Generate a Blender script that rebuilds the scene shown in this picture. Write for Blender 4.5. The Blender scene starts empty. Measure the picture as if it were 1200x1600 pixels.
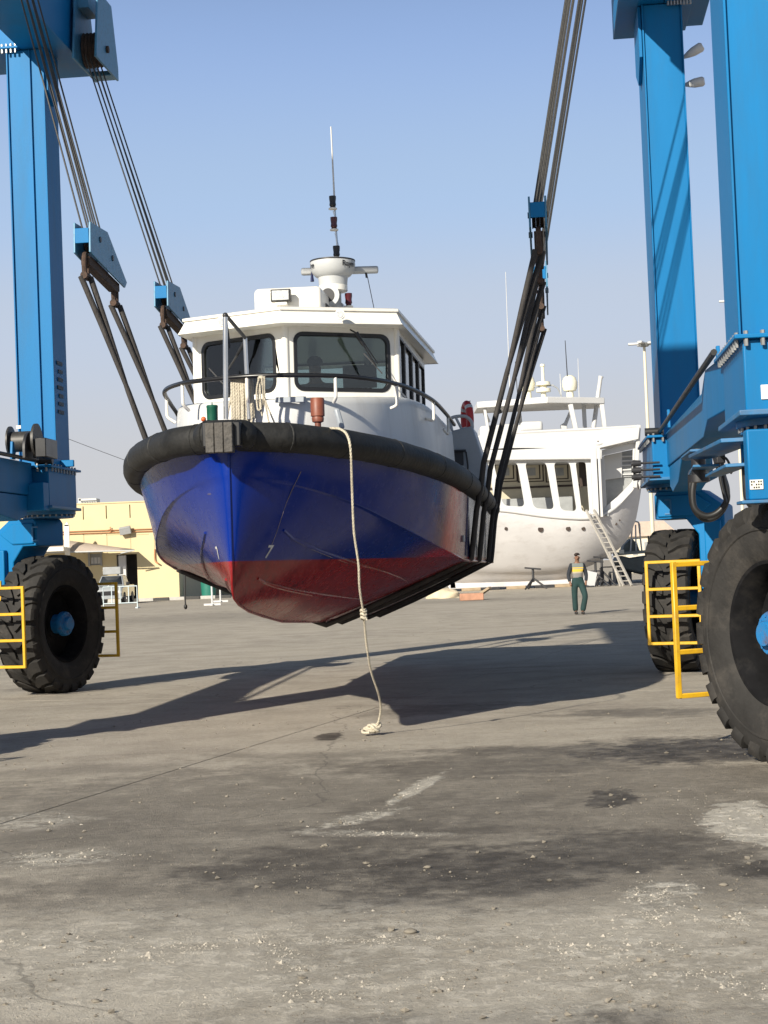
import bpy, bmesh, math, random
from mathutils import Vector, Matrix, noise as mnoise
from mathutils.bvhtree import BVHTree
random.seed(7)
S = bpy.context.scene
COL = S.collection
PI = math.pi
# ------------------------------------------------------------------ camera, world, sun, exposure
FPX, ROLL, PITCH, CAMH = 2600.0, math.radians(2.3), math.atan(88/2600.0), 1.5
F_ = Vector((0, math.cos(PITCH), math.sin(PITCH))); U0 = Vector((0, -math.sin(PITCH), math.cos(PITCH))); R0 = Vector((1, 0, 0))
R_ = R0*math.cos(ROLL) - U0*math.sin(ROLL); U_ = R0*math.sin(ROLL) + U0*math.cos(ROLL)
CAM = Vector((0, 0, CAMH))
cd = bpy.data.cameras.new('camera'); cam = bpy.data.objects.new('camera', cd); COL.objects.link(cam)
mw = Matrix.Identity(4)
for i in range(3):
    mw[i][0] = R_[i]; mw[i][1] = U_[i]; mw[i][2] = -F_[i]; mw[i][3] = CAM[i]
cam.matrix_world = mw
cd.sensor_fit = 'VERTICAL'; cd.sensor_height = 36; cd.sensor_width = 27; cd.lens = FPX/1600*36
cd.clip_start = 0.1; cd.clip_end = 6000
S.camera = cam
S.view_settings.view_transform = 'Standard'; S.view_settings.look = 'None'
S.view_settings.exposure = 0.55; S.view_settings.gamma = 1; S.view_settings.use_curve_mapping = False
SUN_AZ, SUN_EL = math.radians(31.5), math.radians(26.0)      # shadows run towards +Y turned 31.5 deg to +X
to_sun = Vector((-math.sin(SUN_AZ)*math.cos(SUN_EL), -math.cos(SUN_AZ)*math.cos(SUN_EL), math.sin(SUN_EL)))
W = bpy.data.worlds.new('World'); S.world = W; W.use_nodes = True
wn = W.node_tree.nodes; wl = W.node_tree.links
sky = wn.new('ShaderNodeTexSky'); sky.sky_type = 'NISHITA'; sky.sun_disc = False
sky.sun_elevation = SUN_EL; sky.sun_rotation = math.atan2(to_sun.x, to_sun.y)
sky.air_density = 1.15; sky.dust_density = 1.6; sky.ozone_density = 2.6; sky.altitude = 0
hs = wn.new('ShaderNodeHueSaturation'); hs.inputs['Saturation'].default_value = 1.0; hs.inputs['Value'].default_value = 0.75
wl.new(sky.outputs[0], hs.inputs['Color'])
# dusty air: the sky pales to grey towards the horizon, the same all the way round
wtc = wn.new('ShaderNodeTexCoord'); wsep = wn.new('ShaderNodeSeparateXYZ'); wl.new(wtc.outputs['Generated'], wsep.inputs[0])
wrp = wn.new('ShaderNodeValToRGB'); wl.new(wsep.outputs[2], wrp.inputs[0]); wrp.color_ramp.interpolation = 'B_SPLINE'
EL = wrp.color_ramp.elements
EL[0].position = 0.0; EL[0].color = (1, 1, 1, 1); EL[1].position = 0.52; EL[1].color = (0, 0, 0, 1)
for p_, v_ in ((.10, .98), (.22, .88), (.32, .60), (.42, .15)):
    e_ = EL.new(p_); e_.color = (v_, v_, v_, 1)
whz = wn.new('ShaderNodeValToRGB'); wl.new(wsep.outputs[2], whz.inputs[0]); EH = whz.color_ramp.elements; whz.color_ramp.interpolation = 'EASE'
HZ = tuple((p, tuple(c*1.4 for c in v)) for p, v in ((0.0, (6.0, 6.05, 6.2)), (.06, (6.0, 6.1, 6.4)), (.15, (5.5, 6.3, 7.7)), (.22, (4.6, 6.2, 8.8)), (.33, (4.2, 6.1, 10.4))))
EH[0].position = 0; EH[0].color = tuple(c/12 for c in HZ[0][1])+(1,); EH[1].position = .33; EH[1].color = tuple(c/12 for c in HZ[-1][1])+(1,)
for p_, c_ in HZ[1:-1]:
    e_ = EH.new(p_); e_.color = tuple(c/12 for c in c_)+(1,)
wsc = wn.new('ShaderNodeVectorMath'); wsc.operation = 'SCALE'; wsc.inputs['Scale'].default_value = 12.0; wl.new(whz.outputs[0], wsc.inputs[0])
wmx = wn.new('ShaderNodeMixRGB'); wl.new(wrp.outputs[0], wmx.inputs[0]); wl.new(hs.outputs[0], wmx.inputs[1]); wl.new(wsc.outputs[0], wmx.inputs[2])
wl.new(wmx.outputs[0], wn['Background'].inputs['Color'])
wn['Background'].inputs['Strength'].default_value = 0.05
sl = bpy.data.lights.new('sun', 'SUN'); sl.energy = 4.8; sl.angle = math.radians(0.6); sl.color = (1.0, 0.93, 0.80)
so = bpy.data.objects.new('sun', sl); COL.objects.link(so)
so.rotation_mode = 'QUATERNION'; so.rotation_quaternion = to_sun.to_track_quat('Z', 'Y'); so.location = (0, 0, 60)

# ------------------------------------------------------------------ layout: a pixel of the photo at a known distance
def at(px, py, Y):
    r = F_ + R_*((px-600)/FPX) - U_*((py-800)/FPX)
    return CAM + r*(Y/r.y)
YAW = math.radians(5.62)
VV = Vector((math.cos(YAW), -math.sin(YAW), 0)); UU = Vector((math.sin(YAW), math.cos(YAW), 0))
OX, OY = -2.55, 17.2
LO = VV*OX + UU*OY
def LY(px, py, yl):
    r = F_ + R_*((px-600)/FPX) - U_*((py-800)/FPX)
    t = ((yl+OY)-CAM.dot(UU))/r.dot(UU); p = CAM + r*t
    return Vector((p.dot(VV)-OX, p.dot(UU)-OY, p.z))
def L2W(p):
    return LO + VV*p[0] + UU*p[1] + Vector((0, 0, p[2]))

# ------------------------------------------------------------------ materials
MATS = {}
def new_mat(name):
    m = bpy.data.materials.new(name); m.use_nodes = True
    return m, m.node_tree.nodes, m.node_tree.links, m.node_tree.nodes['Principled BSDF']
def M(name, col, rough=0.5, metal=0.0, var=0.12, vscale=3.0, bump=0.0, bscale=40.0, dirt=None, dscale=1.5, damt=0.45, coat=0.0, spec=0.5, stretch=None, rvar=0.1):
    if name in MATS: return MATS[name]
    m, n, l, b = new_mat(name)
    tc = n.new('ShaderNodeTexCoord'); mp = n.new('ShaderNodeMapping'); l.new(tc.outputs['Object'], mp.inputs[0])
    if stretch: mp.inputs['Scale'].default_value = stretch
    nz = n.new('ShaderNodeTexNoise'); nz.inputs['Scale'].default_value = vscale; nz.inputs['Detail'].default_value = 6; nz.inputs['Roughness'].default_value = 0.6
    l.new(mp.outputs[0], nz.inputs['Vector'])
    cr = n.new('ShaderNodeValToRGB'); cr.color_ramp.elements[0].position = 0.3; cr.color_ramp.elements[1].position = 0.7
    cr.color_ramp.elements[0].color = tuple(max(0, c*(1-var)) for c in col)+(1,); cr.color_ramp.elements[1].color = tuple(min(1, c*(1+var)) for c in col)+(1,)
    l.new(nz.outputs['Fac'], cr.inputs[0]); out = cr.outputs[0]
    if dirt:
        n2 = n.new('ShaderNodeTexNoise'); n2.inputs['Scale'].default_value = dscale; n2.inputs['Detail'].default_value = 8; n2.inputs['Roughness'].default_value = 0.7
        l.new(mp.outputs[0], n2.inputs['Vector'])
        r2 = n.new('ShaderNodeValToRGB'); r2.color_ramp.elements[0].position = 0.5; r2.color_ramp.elements[1].position = 0.72
        r2.color_ramp.elements[0].color = (0, 0, 0, 1); r2.color_ramp.elements[1].color = (damt, damt, damt, 1)
        l.new(n2.outputs['Fac'], r2.inputs[0])
        mx = n.new('ShaderNodeMixRGB'); l.new(r2.outputs[0], mx.inputs[0]); l.new(out, mx.inputs[1]); mx.inputs[2].default_value = tuple(dirt)+(1,)
        out = mx.outputs[0]
    l.new(out, b.inputs['Base Color'])
    if rvar:
        mr = n.new('ShaderNodeMapRange'); mr.inputs[3].default_value = max(0.02, rough-rvar); mr.inputs[4].default_value = min(1, rough+rvar)
        l.new(nz.outputs['Fac'], mr.inputs[0]); l.new(mr.outputs[0], b.inputs['Roughness'])
    else: b.inputs['Roughness'].default_value = rough
    b.inputs['Metallic'].default_value = metal
    b.inputs['Specular IOR Level'].default_value = spec
    if coat: b.inputs['Coat Weight'].default_value = coat; b.inputs['Coat Roughness'].default_value = 0.08
    if bump:
        n3 = n.new('ShaderNodeTexNoise'); n3.inputs['Scale'].default_value = bscale; n3.inputs['Detail'].default_value = 5
        l.new(mp.outputs[0], n3.inputs['Vector'])
        bp = n.new('ShaderNodeBump'); bp.inputs['Strength'].default_value = bump; bp.inputs['Distance'].default_value = 0.02
        l.new(n3.outputs['Fac'], bp.inputs['Height']); l.new(bp.outputs[0], b.inputs['Normal'])
    MATS[name] = m; return m
m_blue = M('lift_blue_paint', (0.002, 0.150, 0.37), 0.5, spec=0.22, var=0.10, vscale=1.2, bump=0.05, bscale=9, dirt=(0.03, 0.10, 0.18), dscale=1.6, damt=0.4, stretch=(1, 1, 0.16))
m_blue_d = M('lift_blue_worn', (0.02, 0.15, 0.33), 0.5, var=0.15, vscale=5, dirt=(0.16, 0.12, 0.09), dscale=3, damt=0.6)
m_block = M('block_blue_grey', (0.06, 0.22, 0.36), 0.45, var=0.12, vscale=8, dirt=(0.03, 0.05, 0.06), dscale=14, damt=0.5)
m_rubber = M('tyre_rubber', (0.029, 0.0275, 0.026), 0.8, var=0.25, vscale=5, bump=0.25, bscale=30, dirt=(0.095, 0.084, 0.072), dscale=3.2, damt=0.5, spec=.25)
m_rim = M('rim_black', (0.010, 0.010, 0.011), 0.85, spec=.06, var=0.3, vscale=6, dirt=(0.05, 0.045, 0.04), dscale=4, damt=0.4)
m_hub = M('hub_blue', (0.015, 0.17, 0.42), 0.45, var=0.15, vscale=9, dirt=(0.10, 0.055, 0.04), dscale=9, damt=0.9)
m_yel = M('guard_yellow', (0.62, 0.36, 0.015), 0.45, var=0.12, vscale=7, dirt=(0.30, 0.17, 0.05), dscale=9, damt=0.6)
m_dark = M('dark_steel', (0.025, 0.025, 0.028), 0.5, var=0.3, vscale=8)
m_hose = M('black_hose', (0.018, 0.018, 0.018), 0.45, var=0.2)
m_bolt = M('bolt_steel', (0.32, 0.32, 0.31), 0.4, 0.6, var=0.2)
m_cable = M('wire_rope', (0.06, 0.058, 0.055), 0.5, 0.5, var=0.3, vscale=60)
m_rust = M('rusty_iron', (0.065, 0.038, 0.026), 0.8, var=0.4, vscale=25, bump=0.4, bscale=80, dirt=(0.03, 0.025, 0.02), dscale=20, damt=0.8)
m_sling = M('sling_webbing', (0.034, 0.030, 0.028), 0.8, var=0.35, vscale=14, bump=0.5, bscale=60, dirt=(0.10, 0.088, 0.078), dscale=5, damt=0.5, stretch=(1, 1, 0.3))
m_label = M('label_paper', (0.75, 0.72, 0.62), 0.6, var=0.06)
m_black = M('black_paint', (0.012, 0.012, 0.013), 0.35, var=0.2)
m_fender = M('fender_rubber', (0.017, 0.017, 0.0165), 0.6, var=0.35, vscale=5, bump=0.35, bscale=22, dirt=(0.06, 0.058, 0.054), dscale=3.5, damt=0.5, spec=.35)
m_pad = M('fender_pad', (0.085, 0.078, 0.07), 0.8, var=0.3, vscale=14, bump=0.5, bscale=45, dirt=(0.03, 0.03, 0.03), dscale=20, damt=0.7)
m_cream = M('cabin_white', (0.78, 0.755, 0.69), 0.33, var=0.04, vscale=2.5, coat=0.1, dirt=(0.55, 0.49, 0.40), dscale=5, damt=0.4, stretch=(1, 1, .14))
m_trunk = M('house_white', (0.62, 0.62, 0.605), 0.42, var=0.05, vscale=2, coat=0.1, dirt=(0.42, 0.38, 0.33), dscale=4.5, damt=0.45, stretch=(1, 1, .14))
m_grey = M('deck_grey', (0.34, 0.37, 0.40), 0.4, var=0.08, dirt=(0.2, 0.2, 0.2), dscale=3, damt=0.4)
m_radar = M('radar_grey', (0.46, 0.47, 0.47), 0.45, var=0.05)
m_inox = M('stainless', (0.62, 0.60, 0.57), 0.18, 0.9, var=0.1)
m_brown = M('bollard_brown', (0.20, 0.058, 0.03), 0.5, var=0.2, vscale=12, dirt=(0.08, 0.03, 0.02), dscale=10, damt=0.6)
m_green = M('bollard_green', (0.006, 0.085, 0.05), 0.4, var=0.15, vscale=12)
m_orange = M('orange_plastic', (0.65, 0.12, 0.03), 0.5, var=0.2)
m_red = M('buoy_red', (0.50, 0.03, 0.03), 0.45, var=0.12)
m_dkred = M('lamp_red', (0.07, 0.008, 0.012), 0.2, var=0.1)
m_int = M('cabin_interior', (0.05, 0.05, 0.052), 0.8, var=0.3, vscale=3)
m_rope = M('rope_fibre', (0.60, 0.54, 0.42), 0.9, var=0.18, vscale=60, bump=0.7, bscale=160, dirt=(0.26, 0.22, 0.16), dscale=12, damt=0.6)
m_lamp = M('lamp_lens', (0.62, 0.62, 0.60), 0.15, 0.3, var=0.25, vscale=50)
def glass_mat(name, tint, refl=0.10, rough=0.02):
    m, n, l, b = new_mat(name); n.remove(b)
    tr = n.new('ShaderNodeBsdfTransparent'); tr.inputs[0].default_value = tint+(1,)
    gl = n.new('ShaderNodeBsdfGlossy'); gl.inputs['Roughness'].default_value = rough
    fr = n.new('ShaderNodeFresnel'); fr.inputs[0].default_value = 1.5
    ad = n.new('ShaderNodeMath'); ad.operation = 'ADD'; ad.inputs[1].default_value = refl
    l.new(fr.outputs[0], ad.inputs[0]); mx = n.new('ShaderNodeMixShader')
    l.new(ad.outputs[0], mx.inputs[0]); l.new(tr.outputs[0], mx.inputs[1]); l.new(gl.outputs[0], mx.inputs[2])
    l.new(mx.outputs[0], n['Material Output'].inputs[0]); return m
m_glass = glass_mat('window_glass', (0.72, 0.78, 0.76), 0.03)

# ------------------------------------------------------------------ mesh building
class B:
    def __init__(s): s.bm = bmesh.new()
    def face(s, pts):
        vs = [s.bm.verts.new(p) for p in pts]
        try: return s.bm.faces.new(vs)
        except ValueError: return None
    def box(s, x0, x1, y0, y1, z0, z1):
        v = [s.bm.verts.new((x, y, z)) for z in (z0, z1) for y in (y0, y1) for x in (x0, x1)]
        for f in ((0, 2, 3, 1), (4, 5, 7, 6), (0, 1, 5, 4), (2, 6, 7, 3), (0, 4, 6, 2), (1, 3, 7, 5)):
            s.bm.faces.new([v[i] for i in f])
        return s
    def obox(s, c, size, rot):          # oriented box
        R = rot if isinstance(rot, Matrix) else Matrix.Rotation(rot, 3, 'Z')
        v = []
        for z in (-.5, .5):
            for y in (-.5, .5):
                for x in (-.5, .5):
                    v.append(s.bm.verts.new(Vector(c)+R@Vector((x*size[0], y*size[1], z*size[2]))))
        for f in ((0, 2, 3, 1), (4, 5, 7, 6), (0, 1, 5, 4), (2, 6, 7, 3), (0, 4, 6, 2), (1, 3, 7, 5)):
            s.bm.faces.new([v[i] for i in f])
        return s
    def bar(s, p0, p1, w, t=None, up=(0, 0, 1)):     # rectangular bar between two points
        p0, p1 = Vector(p0), Vector(p1); t = t or w
        d = (p1-p0); L = d.length; d.normalize(); u = Vector(up)
        if abs(d.dot(u)) > .97: u = Vector((1, 0, 0))
        a = d.cross(u).normalized(); b2 = a.cross(d)
        R = Matrix((a, d, b2)).transposed()
        return s.obox((p0+p1)/2, (w, L, t), R)
    def tube(s, pts, r, n=8, closed=False, cap=True, flat=1.0, side=None):
        pts = [Vector(p) for p in pts]; N = len(pts); rr = r if isinstance(r, (list, tuple)) else [r]*N
        rings = []; a = None
        for i in range(N):
            if closed: d = pts[(i+1) % N]-pts[i-1]
            else: d = pts[min(i+1, N-1)]-pts[max(i-1, 0)]
            if d.length < 1e-9: d = Vector((0, 0, 1))
            d.normalize()
            if side is not None: a = Vector(side)
            elif a is None:
                a = Vector((0, 0, 1)) if abs(d.z) < .9 else Vector((1, 0, 0))
            a = (a-d*a.dot(d)).normalized(); b2 = d.cross(a)
            rings.append([s.bm.verts.new(pts[i]+(a*math.cos(2*PI*k/n)+b2*math.sin(2*PI*k/n)*flat)*rr[i]) for k in range(n)])
        for i in range(N if closed else N-1):
            A, Bq = rings[i], rings[(i+1) % N]
            for k in range(n): s.bm.faces.new((A[k], A[(k+1) % n], Bq[(k+1) % n], Bq[k]))
        if cap and not closed:
            s.bm.faces.new(rings[0][::-1]); s.bm.faces.new(rings[-1])
        return s
    def cyl(s, p0, p1, r, n=16, r1=None): return s.tube([p0, p1], [r, r if r1 is None else r1], n)
    def prism(s, poly, axis, a0, a1):      # poly in the other two axes (cyclic order kept: x:(y,z) y:(x,z) z:(x,y))
        def P(p, a): return {'x': (a, p[0], p[1]), 'y': (p[0], a, p[1]), 'z': (p[0], p[1], a)}[axis]
        A = [s.bm.verts.new(P(p, a0)) for p in poly]; C2 = [s.bm.verts.new(P(p, a1)) for p in poly]
        n = len(poly)
        for i in range(n): s.bm.faces.new((A[i], A[(i+1) % n], C2[(i+1) % n], C2[i]))
        s.bm.faces.new(A[::-1]); s.bm.faces.new(C2); return s
    def lathe(s, prof, n=32, axis='z', c=(0, 0, 0), a0=0, a1=2*PI):   # prof: (radius, height)
        full = abs(a1-a0-2*PI) < 1e-6; K = n if full else n+1; rings = []
        for r, h in prof:
            ring = []
            for k in range(K):
                t = a0+(a1-a0)*k/n; x, y = r*math.cos(t), r*math.sin(t)
                p = {'z': (x, y, h), 'x': (h, x, y), 'y': (x, h, y)}[axis]
                ring.append(s.bm.verts.new(Vector(p)+Vector(c)))
            rings.append(ring)
        for i in range(len(rings)-1):
            for k in range(n):
                k2 = (k+1) % K
                try: s.bm.faces.new((rings[i][k], rings[i][k2], rings[i+1][k2], rings[i+1][k]))
                except ValueError: pass
        return s
    def ball(s, c, r, sc=(1, 1, 1), u=14, v=9):
        prof = [(max(1e-4, r*math.sin(PI*i/v)), -r*math.cos(PI*i/v)) for i in range(v+1)]
        st = len(s.bm.verts); s.lathe(prof, u)
        s.bm.verts.ensure_lookup_table()
        for w in s.bm.verts[st:]: w.co = Vector((w.co.x*sc[0], w.co.y*sc[1], w.co.z*sc[2]))+Vector(c)
        return s
    def loft(s, rings, closed_ring=True, caps=True):
        V = [[s.bm.verts.new(p) for p in r] for r in rings]; n = len(V[0])
        for i in range(len(V)-1):
            for k in range(n if closed_ring else n-1):
                s.bm.faces.new((V[i][k], V[i][(k+1) % n], V[i+1][(k+1) % n], V[i+1][k]))
        if caps and closed_ring: s.bm.faces.new(V[0][::-1]); s.bm.faces.new(V[-1])
        return s
    def xf(s, mat): bmesh.ops.transform(s.bm, matrix=mat, verts=s.bm.verts); return s
    def done(s, name, mat, parent=None, off=(0, 0, 0), bevel=0.0, smooth=40, weld=True, seg=2):
        bm = s.bm
        if weld: bmesh.ops.remove_doubles(bm, verts=bm.verts, dist=1e-5)
        bmesh.ops.recalc_face_normals(bm, faces=bm.faces)
        me = bpy.data.meshes.new(name)
        if any(off): bmesh.ops.translate(bm, verts=bm.verts, vec=(-off[0], -off[1], -off[2]))
        bm.to_mesh(me); bm.free()
        o = bpy.data.objects.new(name, me); COL.objects.link(o)
        if mat: me.materials.append(mat)
        if smooth:
            me.shade_smooth(); me.set_sharp_from_angle(angle=math.radians(smooth))
        if bevel:
            bv = o.modifiers.new('bevel', 'BEVEL'); bv.width = bevel; bv.segments = seg; bv.limit_method = 'ANGLE'; bv.angle_limit = math.radians(35); bv.harden_normals = False
        if parent: o.parent = parent
        return o
def tag(o, label=None, cat=None, group=None, kind=None):
    if label: o['label'] = label
    if cat: o['category'] = cat
    if group: o['group'] = group
    if kind: o['kind'] = kind
    return o
def thing(name, label, cat, loc=(0, 0, 0), rz=0.0, group=None):
    o = bpy.data.objects.new(name, None); COL.objects.link(o); o.location = loc; o.rotation_euler = (0, 0, rz)
    o.empty_display_size = 0.3
    return tag(o, label, cat, group)
def copy_tree(o, parent=None):
    c = o.copy(); COL.objects.link(c)
    if parent: c.parent = parent
    for ch in list(o.children): copy_tree(ch, c)
    return c
def rrect(x0, x1, z0, z1, r, n=5):
    pts = []
    for cx, cz, a in ((x1-r, z1-r, 0), (x0+r, z1-r, 90), (x0+r, z0+r, 180), (x1-r, z0+r, 270)):
        for k in range(n+1):
            t = math.radians(a+90*k/n); pts.append((cx+r*math.cos(t), cz+r*math.sin(t)))
    return pts
def rquad(q, r, n=5):                    # rounded quad from four corners
    out = []; q = [Vector(p) for p in q]
    for i in range(4):
        p, a, b2 = q[i], q[i-1], q[(i+1) % 4]
        A = p+(a-p).normalized()*r; C2 = p+(b2-p).normalized()*r
        for k in range(n+1):
            t = k/n; out.append(tuple(A*(1-t)**2+p*2*t*(1-t)+C2*t*t))
    return out
def plate(outer, holes, th, name, mat, parent, mtx, bevel=0.0):   # flat plate with holes, local xy -> mtx
    cu = bpy.data.curves.new('c', 'CURVE'); cu.dimensions = '2D'; cu.fill_mode = 'BOTH'; cu.extrude = th/2
    for poly in [outer]+holes:
        sp = cu.splines.new('POLY'); sp.points.add(len(poly)-1); sp.use_cyclic_u = True
        for i, p in enumerate(poly): sp.points[i].co = (p[0], p[1], 0, 1)
    t = bpy.data.objects.new('c', cu); COL.objects.link(t)
    dg = bpy.context.evaluated_depsgraph_get(); me = bpy.data.meshes.new_from_object(t.evaluated_get(dg))
    bpy.data.objects.remove(t); bpy.data.curves.remove(cu)
    b = B(); b.bm.from_mesh(me); bpy.data.meshes.remove(me); b.xf(mtx)
    return b.done(name, mat, parent, bevel=bevel, smooth=30)
def text_mesh(txt, size, th, name, mat, parent, mtx, warp=None, shear=0):
    cu = bpy.data.curves.new('c', 'FONT'); cu.body = txt; cu.size = size; cu.extrude = th/2; cu.align_x = 'CENTER'; cu.align_y = 'CENTER'; cu.shear = shear; cu.offset = size*0.02
    t = bpy.data.objects.new('c', cu); COL.objects.link(t)
    dg = bpy.context.evaluated_depsgraph_get(); me = bpy.data.meshes.new_from_object(t.evaluated_get(dg))
    bpy.data.objects.remove(t); bpy.data.curves.remove(cu)
    b = B(); b.bm.from_mesh(me); bpy.data.meshes.remove(me)
    if warp:
        bmesh.ops.subdivide_edges(b.bm, edges=b.bm.edges, cuts=1)
        for v in b.bm.verts: v.co = warp(v.co)
    else: b.xf(mtx)
    return b.done(name, mat, parent, smooth=0)
def basis(o, x, y):                      # matrix with local x,y given
    x = Vector(x).normalized(); y = Vector(y); z = x.cross(y).normalized(); y = z.cross(x)
    m = Matrix.Identity(4)
    for i in range(3): m[i][0] = x[i]; m[i][1] = y[i]; m[i][2] = z[i]; m[i][3] = o[i]
    return m
def lerp(a, b, t): return a+(b-a)*t
def interp(tab, x):
    if x <= tab[0][0]: return tab[0][1]
    for i in range(len(tab)-1):
        if x <= tab[i+1][0]:
            t = (x-tab[i][0])/(tab[i+1][0]-tab[i][0]); t2 = t
            return lerp(tab[i][1], tab[i+1][1], t2)
    return tab[-1][1]
def bez(p0, p1, p2, p3, n=12):
    p0, p1, p2, p3 = map(Vector, (p0, p1, p2, p3))
    return [p0*(1-t)**3+p1*3*t*(1-t)**2+p2*3*t*t*(1-t)+p3*t**3 for t in [i/n for i in range(n+1)]]
def crom(P, n=6, closed=False):         # smooth curve through points
    P = [Vector(p) for p in P]; out = []; N = len(P)
    for i in range(N if closed else N-1):
        if closed: a, b2, c, d = P[i-1], P[i], P[(i+1) % N], P[(i+2) % N]
        else: a, b2, c, d = P[max(i-1, 0)], P[i], P[i+1], P[min(i+2, N-1)]
        for k in range(n):
            t = k/n; out.append(0.5*((2*b2)+(c-a)*t+(2*a-5*b2+4*c-d)*t*t+(3*b2-a-3*c+d)*t**3))
    if not closed: out.append(P[-1])
    return out

# ================================================================== GROUND
STAINS_AND_SHADE = [  # x, y, rx, ry, rot, strength (dark < 0 < pale), edge softness
 (1.97, 9.35, .26, .72, .12, 1.0, .12), (1.15, 7.45, .16, .34, .3, .8, .35), (1.0, 7.0, .12, .22, .9, .7, .35), (.16, 11.4, .07, .75, .25, .9, .25), (-.22, 10.1, .12, .38, .6, .85, .3),
 (-.15, 9.5, .42, .10, .35, .55, .5), (-1.85, 9.1, .30, .25, .15, .6, .5), (-2.4, 10.5, .42, .35, .1, .55, .4), (-1.30, 6.9, .55, .16, .35, .6, .5), (-.75, 6.85, .14, .5, .9, .5, .6),
 (.80, 6.5, .32, .22, .2, .75, .4), (1.05, 5.95, .36, .16, .6, .7, .45), (-.05, 6.75, .38, .10, .2, .5, .5), (-.42, 6.5, .10, .40, -.3, .5, .5), (.12, 6.35, .10, .36, .5, .45, .5), (-.25, 6.0, .6, .14, -.1, .5, .6),
 (-.35, 6.5, 1.0, .85, .1, .46, .5), (.95, 6.4, .75, .9, .1, .47, .5), (-1.2, 6.8, .9, .8, .2, .44, .5), (.2, 5.85, 1.3, .4, .1, .42, .5),
 (.4, 5.95, .5, .10, .1, .45, .5), (1.55, 6.9, .4, .2, .1, .5, .5), (.5, 7.25, .2, .10, .6, .35, .6),
 (-.58, 15.15, .12, .32, 0, -.95, .15), (1.35, 10.5, .17, .46, .2, -.95, .18), (-.45, 8.5, .85, .75, .2, -.85, .55), (.35, 8.2, .85, .85, .1, -.95, .5), (-.05, 9.6, .8, .8, 0, -.75, .6),
 (1.15, 8.6, .85, .85, .1, -.85, .5), (.35, 10.4, 1.1, 1.0, .2, -.65, .6), (.75, 12.4, 1.4, 1.0, .1, -.7, .6), (2.35, 12.9, 1.1, .9, .2, -1.0, .4), (1.3, 13.3, 1.0, .35, .25, -.75, .45),  # darkest one here: painted shadow beside the near right wheel
 (-1.2, 9.0, .8, .65, .2, -.6, .6), (1.9, 7.95, .45, .30, 0, -.95, .35), (-.05, 7.45, .45, .15, .1, -.5, .5), (.35, 5.45, .9, .20, 0, -.75, .45), (-.6, 13.6, .9, .22, .3, -.35, .6),
 (.5, 17.6, .5, .9, .9, -.55, .5), (2.4, 16.2, .8, .5, .3, -.6, .5), (-2.4, 13.2, .9, .4, 0, -.35, .6), (-4.9, 23.6, .5, .6, 0, -.4, .5),
 (-.2, 10.4, 3.6, 2.6, .1, -.50, .4), (-1.6, 10.2, 1.0, 1.0, .1, -.55, .5), (.3, 7.95, 2.4, .8, .05, -.55, .5), (1.7, 11.2, 1.3, 1.0, 0, -.55, .5),
 (7, 47, 3, 1.2, .1, -.4, .7), (-6, 60, 5, 6, .1, -.3, .7), (3, 70, 5, 3, .1, -.3, .7)]
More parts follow.
